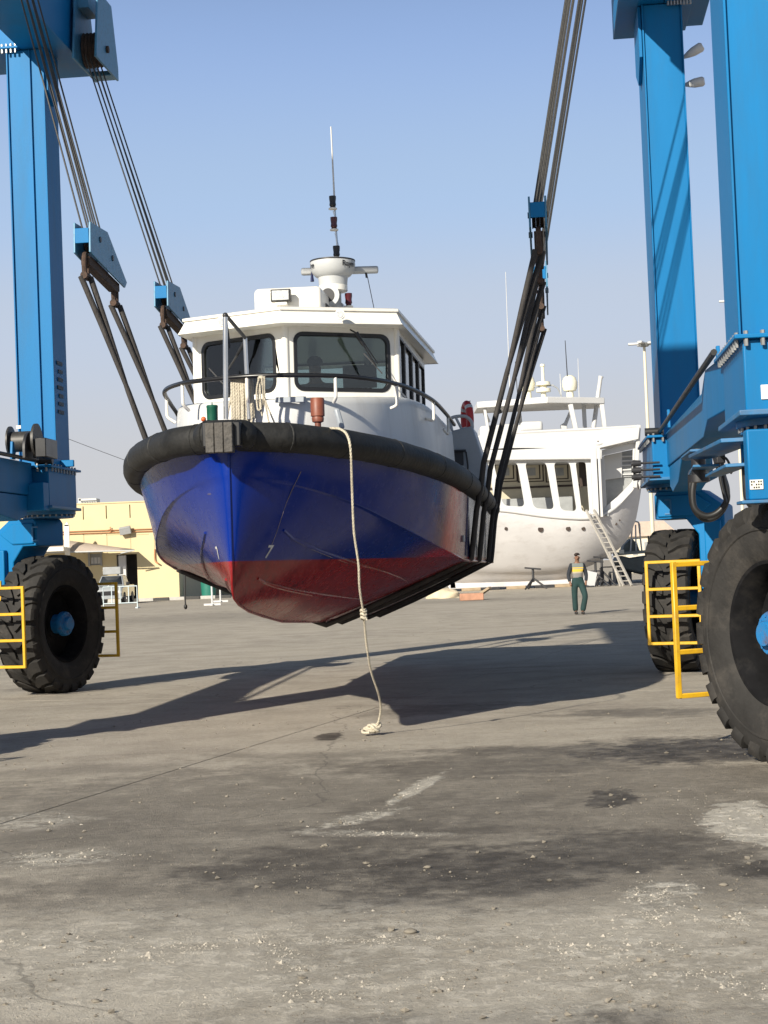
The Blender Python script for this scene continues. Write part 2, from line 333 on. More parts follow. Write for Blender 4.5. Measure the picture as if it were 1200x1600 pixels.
def ground_mat():
    m, n, l, b = new_mat('yard_concrete')
    geo = n.new('ShaderNodeNewGeometry')
    def nz(scale, det=8, rough=.62, vec=None, dist=0):
        t = n.new('ShaderNodeTexNoise'); t.inputs['Scale'].default_value = scale; t.inputs['Detail'].default_value = det; t.inputs['Roughness'].default_value = rough; t.inputs['Distortion'].default_value = dist
        l.new(vec or geo.outputs['Position'], t.inputs['Vector']); return t.outputs['Fac']
    def math_(op, a, c=None, clamp=False):
        t = n.new('ShaderNodeMath'); t.operation = op; t.use_clamp = clamp
        for i, v in enumerate((a, c)):
            if v is None: continue
            if isinstance(v, (int, float)): t.inputs[i].default_value = v
            else: l.new(v, t.inputs[i])
        return t.outputs[0]
    def rng(v, a, c, lo=0, hi=1, smooth=True):
        t = n.new('ShaderNodeMapRange'); t.interpolation_type = 'SMOOTHSTEP' if smooth else 'LINEAR'
        l.new(v, t.inputs[0]); t.inputs[1].default_value = a; t.inputs[2].default_value = c; t.inputs[3].default_value = lo; t.inputs[4].default_value = hi; return t.outputs[0]
    def mix(f, a, c):
        t = n.new('ShaderNodeMixRGB')
        if isinstance(f, (int, float)): t.inputs[0].default_value = f
        else: l.new(f, t.inputs[0])
        for i, v in ((1, a), (2, c)):
            if isinstance(v, tuple): t.inputs[i].default_value = v+(1,)
            else: l.new(v, t.inputs[i])
        return t.outputs[0]
    big = nz(.22, 6, .6); mid = nz(1.3, 9, .68); fine = nz(16, 6, .75); gr = nz(90, 4, .7)
    sm = n.new('ShaderNodeMapping'); l.new(geo.outputs['Position'], sm.inputs[0]); sm.inputs['Scale'].default_value = (.35, 1.6, 1); sm.inputs['Rotation'].default_value = (0, 0, .12)
    streak = nz(.9, 7, .65, sm.outputs[0])
    c = mix(rng(mid, .32, .68), (.32, .282, .228), (.47, .42, .345))
    c = mix(rng(big, .35, .7, 0, .6), c, (.47, .42, .34))
    c = mix(rng(streak, .52, .72, 0, .5), c, (.22, .19, .155))
    c = mix(rng(fine, .35, .75, 0, .42), c, (.17, .155, .13))
    c = mix(rng(gr, .54, .70, 0, .55), c, (.50, .46, .38))
    c = mix(rng(nz(140, 3, .8), .60, .74, 0, .6), c, (.09, .078, .062))
    c = mix(rng(nz(34, 6, .8), .58, .72, 0, .4), c, (.15, .13, .105))
    # stains, spills and one painted wheel shadow, each with a ragged edge of its own
    wob = nz(2.6, 8, .7); wob2 = nz(9, 6, .7)
    sep = n.new('ShaderNodeSeparateXYZ'); l.new(geo.outputs['Position'], sep.inputs[0])
    dark = None; pale = None
    rough_edge = math_('ADD', math_('MULTIPLY', math_('SUBTRACT', wob, .5), 1.7), math_('MULTIPLY', math_('SUBTRACT', wob2, .5), .9))
    for (x, y, rx, ry, rot, s, soft) in STAINS_AND_SHADE:
        ca, sa = math.cos(rot), math.sin(rot)
        dx = math_('SUBTRACT', sep.outputs[0], x); dy = math_('SUBTRACT', sep.outputs[1], y)
        u = math_('ADD', math_('MULTIPLY', dx, ca/rx), math_('MULTIPLY', dy, -sa/rx))
        v = math_('ADD', math_('MULTIPLY', dx, sa/ry), math_('MULTIPLY', dy, ca/ry))
        d = math_('SQRT', math_('ADD', math_('MULTIPLY', u, u), math_('MULTIPLY', v, v)))
        d = math_('ADD', d, math_('MULTIPLY', rough_edge, 1.25))
        k = rng(d, 1+soft, max(.05, 1-soft), 0, abs(s))
        if s < 0: dark = k if dark is None else math_('MAXIMUM', dark, k)
        else: pale = k if pale is None else math_('MAXIMUM', pale, k)
    mott = rng(nz(5, 9, .78), .32, .60, .62, 1.0)
    c = mix(math_('MULTIPLY', dark, mott), c, (.046, .038, .030))
    pm = rng(nz(7, 10, .82), .42, .56, .10, 1.0)
    c = mix(math_('MAXIMUM', math_('MULTIPLY', pale, pm), rng(pale, .78, .95, 0, .85)), c, (.66, .61, .52))
    # windblown pale dust lying over the near part of the yard, in soft drifts
    dst = math_('MULTIPLY', rng(nz(.85, 5, .6, None, .8), .43, .60, 0, .62), rng(sep.outputs[1], 7.9, 6.6, 0, 1))
    c = mix(math_('MULTIPLY', dst, rng(nz(20, 5, .7), .3, .6, .6, 1)), c, (.58, .53, .445))
    # a few fine cracks
    vo = n.new('ShaderNodeTexVoronoi'); vo.feature = 'DISTANCE_TO_EDGE'; vo.inputs['Scale'].default_value = .16
    wv = n.new('ShaderNodeVectorMath'); wv.operation = 'ADD'; nzc = n.new('ShaderNodeTexNoise'); nzc.inputs['Scale'].default_value = .9; nzc.inputs['Detail'].default_value = 7
    l.new(geo.outputs['Position'], nzc.inputs['Vector']); l.new(geo.outputs['Position'], wv.inputs[0]); l.new(nzc.outputs['Color'], wv.inputs[1]); l.new(wv.outputs[0], vo.inputs['Vector'])
    crk = rng(vo.outputs['Distance'], .0022, .0006, 0, .35)
    c = mix(crk, c, (.05, .045, .04))
    l.new(c, b.inputs['Base Color'])
    l.new(rng(math_('MULTIPLY', dark, 1.0), 0, 1, .92, .62), b.inputs['Roughness']); b.inputs['Specular IOR Level'].default_value = .35
    hgt = math_('ADD', math_('MULTIPLY', fine, .5), math_('ADD', math_('MULTIPLY', gr, .35), math_('MULTIPLY', mid, .6)))
    hgt = math_('ADD', hgt, math_('MULTIPLY', pale, math_('MULTIPLY', pm, .5)))
    bp = n.new('ShaderNodeBump'); bp.inputs['Strength'].default_value = .8; bp.inputs['Distance'].default_value = .03
    l.new(hgt, bp.inputs['Height']); l.new(bp.outputs[0], b.inputs['Normal'])
    return m
m_ground = ground_mat()
g = B(); g.face([(-2500, -60, -.022), (2500, -60, -.022), (2500, 4500, -.022), (-2500, 4500, -.022)])
ground = tag(g.done('ground', m_ground, smooth=0), kind='structure')
# concrete slabs with open joints between them
JA = math.radians(16.96); J0 = Vector((-1.99, 12.06, 0)); Jd = Vector((math.sin(JA), math.cos(JA), 0)); Jp = Vector((math.cos(JA), -math.sin(JA), 0))
slab_mesh = None; SW, SL, GAP = 15.0, 21.0, .016
for i in range(-5, 5):
    for j in range(-2, 7):
        c = J0 + Jp*((i+.5)*SW) + Jd*((j+.5)*SL+8)
        if c.y < -12 or c.y > 125: continue
        if slab_mesh is None:
            sb = B(); sb.box(-SW/2+GAP/2, SW/2-GAP/2, -SL/2+GAP/2, SL/2-GAP/2, -.02, 0)
            o = sb.done('slab', m_ground, ground, bevel=0, smooth=0); slab_mesh = o.data
        else:
            o = bpy.data.objects.new('slab', slab_mesh); COL.objects.link(o); o.parent = ground
        o.location = c; o.rotation_euler = (0, 0, -JA)

# loose grit and stones
m_stone = M('loose_stone', (.21, .187, .152), .9, var=.35, vscale=2.0, spec=.3)
def grit(n_, name, dens, mat):
    bm = bmesh.new(); cnt = 0
    base = [Vector(v) for v in ((1, 0, 0), (-1, 0, 0), (0, 1, 0), (0, -1, 0), (0, 0, 1), (0, 0, -1))]
    fs = ((0, 2, 4), (2, 1, 4), (1, 3, 4), (3, 0, 4), (2, 0, 5), (1, 2, 5), (3, 1, 5), (0, 3, 5))
    while cnt < n_:
        y = 4.8+14*random.random()**1.9; x = random.uniform(-.27, .27)*y
        if mnoise.noise(Vector((x*1.6+3, y*1.1, dens)))*1.2+mnoise.noise(Vector((x*5, y*4, 2)))*.6 < random.uniform(-.45, .75): continue
        r = .0016+.0028*random.random()+(.013*random.random()**14)
        R = Matrix.Rotation(random.random()*6.28, 3, 'Z') @ Matrix.Rotation(random.random(), 3, 'X')
        vs = []
        for v in base:
            k = r*random.uniform(.65, 1.3); w = R@(v*k); vs.append(bm.verts.new((x+w.x*1.2, y+w.y, r*.35+w.z*.75)))
        for f in fs: bm.faces.new([vs[i] for i in f])
        cnt += 1
    b = B(); b.bm.free(); b.bm = bm
    return tag(b.done(name, mat, smooth=0, weld=False), kind='stuff')
def crumbs():
    bm = bmesh.new(); rnd = random.Random(5)
    for (x, y, rx, ry, rot, s_, soft) in [t for t in STAINS_AND_SHADE if t[5] > .48 and t[1] < 12.5]:
        n_ = int(560*min(1.6, (rx*ry)/.06+.35)*(.5 if y > 9.6 else 1)); ca, sa = math.cos(rot), math.sin(rot)
        for k in range(n_):
            u, v = rnd.gauss(0, .62), rnd.gauss(0, .62)
            px_, py_ = x+ca*u*rx+sa*v*ry, y-sa*u*rx+ca*v*ry
            if mnoise.noise(Vector((px_*9, py_*7, 1)))+.6*mnoise.noise(Vector((px_*28, py_*20, 4))) < .02: continue
            r = .0014+.0034*rnd.random()**3+.010*rnd.random()**30
            a = rnd.random()*6.28; q = [Vector((math.cos(a+t)*r*rnd.uniform(.7, 1.3), math.sin(a+t)*r*rnd.uniform(.7, 1.3), 0)) for t in (0, 1.6, 3.1, 4.7)]
            top = bm.verts.new((px_+rnd.uniform(-.3, .3)*r, py_+rnd.uniform(-.3, .3)*r, r*rnd.uniform(.5, 1.1)))
            vs = [bm.verts.new((px_+w.x, py_+w.y, 0)) for w in q]
            for i_ in range(4): bm.faces.new((vs[i_], vs[(i_+1) % 4], top))
    b = B(); b.bm.free(); b.bm = bm
    return tag(b.done('cement_crumbs', M('cement_crumb', (.40, .365, .305), .9, var=.2, vscale=3), smooth=0, weld=False), kind='stuff')
tag(crumbs(), 'crumbled pale cement lying in patches on the foreground concrete', 'crumbs')
tag(grit(4200, 'gravel', 1.3, m_stone), 'loose pale grit and small stones scattered over the concrete in the foreground', 'gravel')
def stone(px, py, r, label):
    c = at(px, py, 10); d = (c-CAM); t = -CAM.z/d.z; p = CAM+d*t
    b = B(); b.ball((0, 0, 0), r, (1.3, .9, .6), 12, 8)
    for v in b.bm.verts:
        k = 1+.35*mnoise.noise(v.co*(1.7/r)+Vector((px, 0, 0))); v.co *= k; v.co.z = max(v.co.z, -r*.3)
    o = b.done('stone', m_stone, off=(0, 0, -r*.3), smooth=60); o.location = (p.x, p.y, 0); tag(o, label, 'stone')
stone(641, 1458, .022, 'small brown stone lying alone in the centre foreground of the yard')
stone(1131, 1384, .016, 'small white stone in front of the pale cement spill on the right')
stone(1142, 1392, .011, 'smallest white pebble just right of the small white stone in front of the cement spill')
stone(668, 1356, .014, 'pale stone on the dark stained concrete below the end of the hanging rope')
stone(150, 1566, .013, 'pale stone near the lower left corner of the foreground')

# ================================================================== TRAVEL LIFT
# everything is in the machine's own axes: x to its right, y along the wheels, z up
lift = thing('travel_lift', 'huge blue four-legged boat hoist on fat black tyres straddling the blue hulled boat', 'boat hoist', (LO.x, LO.y, 0), -YAW)
LW = (LO.x, LO.y, 0)
def tyre_bm():
    b = B(); R, Wd = .905, .27
    prof = [(.50, -.20), (.52, -.225), (.60, -.262), (.70, -.285), (.79, -.288), (.85, -.278), (.885, -.255), (.892, -.2), (.896, 0), (.892, .2), (.885, .255), (.85, .278), (.79, .288), (.70, .285), (.60, .262), (.52, .225), (.50, .20), (.47, .16), (.47, -.16), (.50, -.20)]
    b.lathe(prof, 72, 'x')
    b.lathe([(.735, .288), (.742, .296), (.752, .296), (.758, .288)], 72, 'x'); b.lathe([(.735, -.288), (.742, -.296), (.752, -.296), (.758, -.288)], 72, 'x')
    n = 24; p = 2*PI/n
    for s in (-1, 1):
        for i in range(n):
            t0 = p*i+(p/2 if s > 0 else 0)
            # stations: (x, outer r, inner r, angular centre offset, half width)
            st = [(.278, .80, .76, -.02, .30*p), (.297, .845, .77, -.015, .32*p), (.293, .885, .78, -.01, .34*p), (.272, .925, .82, 0, .36*p), (.20, .934, .84, .01, .385*p), (.13, .938, .85, .05, .375*p), (.075, .938, .85, .13, .30*p), (.02, .936, .85, .20, .17*p)]
            V = []
            for (x, ro, ri, o_, hw) in st:
                x = x*s; row = []
                for a, r in ((t0+o_-hw, ri), (t0+o_-hw*.9, ro), (t0+o_+hw*.9, ro), (t0+o_+hw, ri)):
                    xx_ = x-s*.03 if (r == ri and abs(x) > .27) else x
                    row.append(b.bm.verts.new((xx_, r*math.cos(a), r*math.sin(a))))
                V.append(row)
            for k in range(len(V)-1):
                for q in range(3): b.bm.faces.new((V[k][q], V[k][q+1], V[k+1][q+1], V[k+1][q]))
            b.bm.faces.new(V[0]); b.bm.faces.new(V[-1][::-1])
    return b
def wheel_bm():
    b = B()
    b.lathe([(.50, -.23), (.525, -.235), (.525, -.21), (.49, -.2), (.465, -.13), (.45, .12), (.465, .13), (.49, .2), (.525, .21), (.525, .235), (.50, .23), (.46, .17), (.435, .10), (.435, -.10), (.46, -.17), (.50, -.23)], 48, 'x')
    b.lathe([(.44, .02), (.36, .035), (.30, .05), (.20, .05), (.2, .0), (.30, 0), (.36, -.01), (.44, -.02)], 48, 'x')
    for k in range(10):
        a = 2*PI*k/10; b.cyl((.03, .33*math.cos(a), .33*math.sin(a)), (-.03, .33*math.cos(a), .33*math.sin(a)), .02, 8)
    b.lathe([(.001, .06), (.2, .06), (.2, -.02), (.001, -.02)], 24, 'x')
    return b
def hub_bm(out):   # cap towards the inner face of the leg (negative out side)
    b = B()
    b.lathe([(.001, -.30*out), (.085, -.30*out), (.095, -.28*out), (.095, -.245*out), (.155, -.24*out), (.165, -.22*out), (.165, -.17*out), (.13, -.15*out), (.13, .40*out), (.001, .40*out)], 28, 'x')
    for k in range(12):
        a = 2*PI*k/12; b.cyl((-.25*out, .135*math.cos(a), .135*math.sin(a)), (-.22*out, .135*math.cos(a), .135*math.sin(a)), .014, 6)
    return b
tyre_me = None; wheel_me = None
m_bluefork = m_blue
def corner_unit(x, y, steer, out, ext=.2, gsh=(0, 0)):
    """wheel, single sided fork, turntable and guards, turned about the king pin; out = +1 / -1 is the outer side"""
    global tyre_me, wheel_me
    Rz = Matrix.Translation((x, y, 0)) @ Matrix.Rotation(-steer, 4, 'Z')
    if wheel_me is None:
        w = wheel_bm().done('wheel', m_rim, lift, smooth=35); wheel_me = w.data
        t = tyre_bm().done('tyre', m_rubber, w, smooth=32); tyre_me = t.data
    else:
        w = bpy.data.objects.new('wheel', wheel_me); COL.objects.link(w); w.parent = lift
        t = bpy.data.objects.new('tyre', tyre_me); COL.objects.link(t); t.parent = w
    w.matrix_local = Matrix.Translation((x, y, .925)) @ Matrix.Rotation(-steer, 4, 'Z') @ Matrix.Rotation(random.random()*6, 4, 'X')
    h = hub_bm(out).done('hub', m_hub, w, smooth=35)
    # fork: plate profile in x-z extruded along y
    f = B(); o = out
    poly = [(-ext*o, 1.99), (-ext*o, 2.30), (-ext*o+.04*o, 2.36), (.40*o, 2.36), (.70*o, 2.14), (.70*o, 1.2), (.58*o, .62), (.40*o, .62), (.36*o, .8), (.36*o, 1.78), (.20*o, 1.99)]
    f.prism(poly, 'y', -.33, .33)
    f.prism([(-ext*o+.04*o, 2.02), (-ext*o+.04*o, 2.3), (.36*o, 2.3), (.55*o, 2.16), (.36*o, 2.02)], 'y', -.36, -.33)
    f.box(min(.45*o, .66*o), max(.45*o, .66*o), -.42, -.33, 1.35, 1.95); f.xf(Rz)
    fk = f.done('wheel_fork', m_blue, lift, bevel=.015)
    hb = B(); hb.bar((.02*o, -.365, 2.06), (.02*o, -.365, 2.24), .02); hb.bar((.02*o, -.365, 2.06), (-.06*o, -.365, 2.06), .02); hb.bar((.02*o, -.365, 2.24), (-.06*o, -.365, 2.24), .02); hb.xf(Rz)
    hb.done('handle', m_blue_d, fk)
    tt = B(); tt.lathe([(.001, 2.36), (.34, 2.36), (.34, 2.385), (.31, 2.39), (.31, 2.40), (.37, 2.405), (.37, 2.45), (.001, 2.45)], 36); tt.xf(Matrix.Translation((x, y, 0)))
    ttt = tt.done('turntable', m_blue_d, lift, smooth=35)
    bl = B()
    for k in range(26):
        a = 2*PI*k/26; bl.cyl((x+.345*math.cos(a), y+.345*math.sin(a), 2.375), (x+.345*math.cos(a), y+.345*math.sin(a), 2.41), .013, 6)
    tag(bl.done('bolt', m_bolt, ttt), kind='stuff')
    # yellow guards before and behind the tyre
    for s in (-1, 1):
        gd = B(); Y = 1.16*s; z0, z1 = .42, 1.44; w2 = .33
        for zx in (z0, z0+.34, z0+.68, z1): gd.bar((-w2, Y, zx), (w2, Y, zx), .038)
        for xx in (-w2, w2): gd.bar((xx, Y, z0-.019), (xx, Y, z1+.019), .04)
        gd.bar((w2*o, Y, z1-.03), (.52*o, .42*s, z1-.03), .04); gd.bar((w2*o, Y, z0+.3), (.52*o, .42*s, z0+.3), .04)
        gd.bar((w2*o, Y, z0+.02), (.45*o, .9*s, z0+.02), .035); gd.bar((.52*o, .42*s, z1+.1), (.52*o, .42*s, z0+.2), .045); gd.bar((.52*o, .42*s, z1), (.6*o, .3*s, z1), .045); gd.bar((.52*o, .42*s, z0+.3), (.6*o, .3*s, z0+.3), .045)
        gd.xf(Matrix.Translation((gsh[0 if s < 0 else 1], 0, 0))@Rz); gd.done('guard_rail', m_yel, lift, bevel=.006, seg=1)
    return Rz
R16, R30 = math.radians(16), math.radians(30)
WR = corner_unit(4.22, 5.0, R16, 1, .2, (.17, 0))
WL = corner_unit(-4.22, 4.9, R16, -1, .02)
WN = corner_unit(4.30, -5.0, -math.radians(27), 1, .2, (0, .02))
WM = corner_unit(-4.2, -5.0, -R30, -1)
# corner boxes over the turntables, lower girders between them
def flangebox(name, x0, x1, y0, y1, z0, z1, mat=None, bev=.012):
    b = B(); b.box(x0, x1, y0, y1, z0, z1); return b.done(name, mat or m_blue, lift, bevel=bev)
for (x0, x1, y0, y1, o) in ((3.87, 4.60, 3.62, 5.75, 1), (-4.60, -3.86, 3.8, 5.05, -1), (3.94, 4.66, -5.55, -4.2, 1), (-4.6, -3.9, -5.55, -4.2, -1)):
    bx = flangebox('corner_box', x0, x1, y0, y1, 2.45, 2.98)
    b = B(); b.box(x0-.06, x1+.06, y0-.06, y1+.06, 2.982, 3.012); b.done('flange', m_blue, bx, bevel=.006)
    b = B(); b.box(x0-.05, x1+.05, y0-.05, y1+.05, 2.452, 2.49) ; b.done('flange', m_blue_d, bx, bevel=.006)
    bl = B(); nx, ny = 7, int((y1-y0)/.13)
    for i in range(nx):
        for yy in (y0-.035,): bl.cyl((x0+.02+i*(x1-x0-.04)/(nx-1), yy, 2.93), (x0+.02+i*(x1-x0-.04)/(nx-1), yy, 3.035), .017, 6)
    for i in range(ny):
        xx = x0-.035 if o > 0 else x1+.035
        bl.cyl((xx, y0+.05+i*.13, 2.93), (xx, y0+.05+i*.13, 3.035), .015, 6)
    tag(bl.done('bolt', m_bolt, bx), kind='stuff')
for o in (1, -1):
    g_ = B()
    inn = [(4.05*o, 3.7), (4.05*o, -1.2), (3.90*o, -3.2), (3.96*o, -4.3), (4.45*o, -4.3), (4.45*o, 3.7)]
    g_.prism(inn, 'z', 2.62, 3.04); gd = g_.done('lower_girder', m_blue, lift, bevel=.01)
    # stiffeners and lifting lugs on top
    for yy in (2.9, -3.0):
        l_ = B(); l_.prism([(yy-.07, 3.04), (yy+.07, 3.04), (yy+.03, 3.26), (yy-.03, 3.26)], 'x', 4.02*o, 4.05*o); l_.done('lug', m_blue, gd, bevel=.004)
    h_ = B(); h_.tube([(3.98*o, 3.9, 3.066), (3.88*o, -4.2, 3.066)], .026, 8)
    h_.cyl((3.80*o, 3.8, 3.07), (4.03*o, 3.8, 3.07), .05, 12); h_.done('hose_duct', m_hose, lift)
    # rollers at the far end of the girder
    for k, dz in enumerate((.0, .085, .17) if o > 0 else ()):
        r_ = B(); z = 2.50+dz; r_.cyl((3.70*o, 3.55, z), (3.95*o, 3.55, z), .014, 8); r_.cyl((3.62*o, 3.55, z), (3.72*o, 3.55, z), .045, 12, .035); r_.cyl((3.60*o, 3.55, z), (3.625*o, 3.55, z), .028, 10); r_.done('guide_roller', m_dark, lift)
# underside gusset below the far right girder and the same on the left
for o in (1, -1):
    b = B(); b.prism([(3.5, 2.61), (1.6, 2.61), (2.2, 2.36), (3.1, 2.28), (3.5, 2.36)], 'x', min(4.06*o, 4.4*o), max(4.06*o, 4.4*o)); b.done('gusset', m_blue, lift, bevel=.01)
# legs
def leg(x0, x1, y0, y1, z0, z1):
    b = B(); b.box(x0, x1, y0, y1, z0, z1)
    lg = b.done('leg', m_blue, lift, bevel=.012)
    for xx in (x0-.012, x1-.006):   # side plates stand a little proud of the front plate
        c = B(); c.box(xx, xx+.018, y0-.03, y1+.03, z0, z1); c.done('side_plate', m_blue, lg, bevel=.003, seg=1)
    return lg
LEGR = leg(4.05, 4.54, 4.4, 5.5, 3.014, 8.66)
LEGL = leg(-4.42, -3.93, 4.4, 4.95, 3.014, 8.66)
LEGN = leg(3.93, 4.60, -5.5, -4.75, 3.014, 8.66)
LEGM = leg(-4.5, -3.93, -5.5, -4.75, 3.014, 8.66)
b = B(); b.box(-4.12, -4.105, 4.366, 4.398, 3.014, 8.65); b.done('cable_duct', m_blue, LEGL)
# upper girders with a tapered far end and a bolted head box on each leg
for o in (1, -1):
    xa, xb = (3.73, 4.33) if o > 0 else (-4.24, -3.60)
    b = B(); b.prism([(5.8, 8.67), (5.8, 9.22), (5.2, 9.75), (-5.8, 9.75), (-5.8, 8.67)], 'x', xa, xb); ug = b.done('upper_girder', m_blue, lift, bevel=.01)
    for (x0, x1, y0, y1) in ((4.02, 4.58, 4.36, 5.54), (3.90, 4.62, -5.54, -4.7)):
        if o < 0: x0, x1 = -x1-.0, -x0+.12
        hb = B(); hb.box(min(x0, x1)-(.35 if o < 0 else 0), max(x0, x1)+(.35 if o > 0 else 0), y0, y1, 8.70, 9.5); 
        hx = hb.done('head_box', m_blue, lift, bevel=.012)
    for (x0, x1, y0, y1) in (((4.338, 4.70, 4.3, 5.6), (4.338, 4.76, -5.6, -4.65)) if o > 0 else ((-4.75, -4.246, 4.3, 5.1), (-4.75, -4.246, -5.6, -4.65))):
        c = B(); c.box(x0, x1, y0, y1, 8.665, 8.697); fl = c.done('flange', m_blue, lift, bevel=.006)
        bl = B()
        for i in range(8): bl.cyl((x0+.04+i*(x1-x0-.08)/7, y0+.03, 8.61), (x0+.04+i*(x1-x0-.08)/7, y0+.03, 8.73), .016, 6)
        tag(bl.done('bolt', m_bolt, fl), kind='stuff')
    # gussets where leg and girder meet
    sx = (3.99, 4.03) if o > 0 else (-3.92, -3.88)
    c = B(); c.prism([(4.45, 8.66), (4.45, 8.0), (4.9, 7.75), (5.35, 8.0), (5.35, 8.66)] if o > 0 else [(4.42, 8.66), (4.42, 8.1), (4.7, 7.95), (4.92, 8.1), (4.92, 8.66)], 'x', *sx); c.done('gusset', m_blue, lift, bevel=.004)
b = B(); b.box(-4.9, 4.9, -6.5, -5.82, 8.9, 9.75); b.done('cross_beam', m_blue, lift, bevel=.015)
# floodlights on the far right leg
for dz, tilt in ((0, .35), (-.36, -.05)):
    c0 = LY(1066, 86, 4.6); fb = B(); d = Vector((.25, -.06, .25*tilt+.03))
    p0 = Vector((4.56, 4.55, c0.z+dz-.05)); fb.tube([p0, p0+d*.25, p0+d*.5, p0+d*.9, p0+d], [.02, .045, .062, .066, .045], 14, flat=.8); fb.done('floodlight', m_trunk, lift, smooth=50)
# steering arms, cylinder and hoses at the near right corner
st = B(); 
for z0, z1, pts in ((2.30, 2.33, [(4.05, -4.55), (3.95, -3.25), (3.80, -3.2), (3.72, -3.35), (3.80, -5.15), (4.1, -5.2)]), (2.13, 2.155, [(4.0, -4.6), (3.95, -3.6), (3.83, -3.55), (3.84, -5.0), (4.1, -5.1)])):
    s2 = B(); s2.prism(pts, 'z', z0, z1); s2.done('steering_arm', m_blue_d, lift, bevel=.005)
s2 = B(); s2.prism([(3.95, -3.3), (3.95, -2.1), (3.80, -2.0), (3.74, -2.3), (3.74, -3.3)], 'z', 2.36, 2.38); s2.prism([(3.95, -3.5), (3.95, -2.2), (3.82, -2.1), (3.74, -3.5)], 'z', 2.22, 2.24); s2.done('steering_bracket', m_blue_d, lift, bevel=.005)
s2 = B(); s2.cyl((3.83, -3.0, 2.18), (3.83, -3.0, 2.40), .06, 16); s2.cyl((3.83, -3.0, 2.12), (3.83, -3.0, 2.18), .09, 16); s2.done('steering_pin', m_dark, lift)
s2 = B(); s2.cyl((3.83, -3.0, 2.28), (4.02, -1.0, 2.30), .05, 14); s2.cyl((4.02, -1.0, 2.30), (4.08, .1, 2.33), .085, 14); s2.done('steering_cylinder', m_dark, lift)
def hose(pts, r=.022): 
    b = B(); b.tube(crom([Vector(p) for p in pts], 7), r, 8); return b.done('hose', m_hose, lift, smooth=70)
hose([LY(1085, 748, -1), LY(1082, 772, -1), LY(1086, 795, -1), LY(1103, 806, -1), LY(1122, 800, -1), LY(1136, 780, -1), LY(1131, 752, -1), LY(1120, 722, -1), LY(1116, 705, -1)], .030)
hose([LY(1079, 742, -.8), LY(1082, 788, -.8), LY(1098, 810, -.8), LY(1118, 808, -.8), LY(1133, 790, -.8), LY(1136, 765, -.8), LY(1128, 735, -.8), LY(1127, 710, -.8)], .028)
hose([LY(1126, 712, -1.2), LY(1136, 718, -1.2), LY(1143, 735, -1.2), LY(1141, 740, -1.2)], .012)
hose([LY(1168, 715, -4.9), LY(1166, 740, -4.9), LY(1168, 775, -4.9), LY(1176, 790, -4.9), LY(1190, 792, -4.9), LY(1205, 782, -4.9), LY(1207, 760, -4.9)], .03)
hose([LY(1120, 700, -1.1), LY(1122, 720, -1.1), LY(1126, 750, -1.1), LY(1134, 785, -1.1)], .016)
b = B(); b.obox(LY(1124, 716, -1.15), (.09, .09, .1), .3); b.done('hose_clamp', m_dark, lift, bevel=.01)
# fork of the near wheel reaches forward of the king pin: square column with sticker
b = B(); b.box(-.22, .45, -.5, -.34, 1.87, 2.36); b.xf(Matrix.Translation((4.14, -5.0, 0))@Matrix.Rotation(0.04, 4, 'Z')); b.done('fork_column', m_blue, lift, bevel=.012)
b = B(); b.box(-.28, .5, -.56, -.3, 1.845, 1.868); b.xf(Matrix.Translation((4.14, -5.0, 0))@Matrix.Rotation(0.04, 4, 'Z')); b.done('fork_column_plate', m_blue_d, lift, bevel=.005)
p = LY(1182, 757, -5.51); b = B(); b.box(p.x-.045, p.x+.045, -5.515, -5.505, p.z-.033, p.z+.033); st1 = b.done('sticker', m_label, lift)
b = B()
for i in range(5):
    for j in range(3):
        if (i*3+j) % 4: b.box(p.x-.038+i*.016, p.x-.028+i*.016, -5.518, -5.5155, p.z-.026+j*.02, p.z-.014+j*.02)
b.done('sticker_print', m_dark, st1)
p = LY(1203, 612, -5.56); b = B(); b.box(p.x-.06, p.x+.22, -5.562, -5.552, p.z-.05, p.z+.05); b.done('data_plate', m_label, lift, bevel=.002)
# winch on the left lower girder
w_ = B(); wx = -3.86
w_.prism([(3.2+.28*math.cos(a)-.0, 3.16+.24*math.sin(a)) for a in [PI*k/14 for k in range(15)]]+[(2.92, 3.05), (3.48, 3.05)], 'x', wx-.06, wx-.02)
wn_ = w_.done('winch', m_dark, lift, bevel=.006)
w_ = B(); w_.lathe([(.001, wx-.3), (.2, wx-.3), (.2, wx-.28), (.13, wx-.27), (.13, wx+.02), (.22, wx+.03), (.22, wx+.06), (.001, wx+.06)], 28, 'x', (0, 3.2, 3.28)); w_.done('drum', m_cable, wn_)
w_ = B(); w_.box(wx+.08, wx+.22, 3.0, 3.5, 3.06, 3.30); w_.box(wx+.02, wx+.08, 3.1, 3.3, 3.06, 3.2); w_.done('gear_housing', m_black, wn_, bevel=.01)
p = LY(18, 662, 2.9)
w_ = B(); w_.box(p.x-.03, p.x+.03, 3.17, 3.175, p.z-.04, p.z+.0); w_.done('label_plate', m_label, wn_)
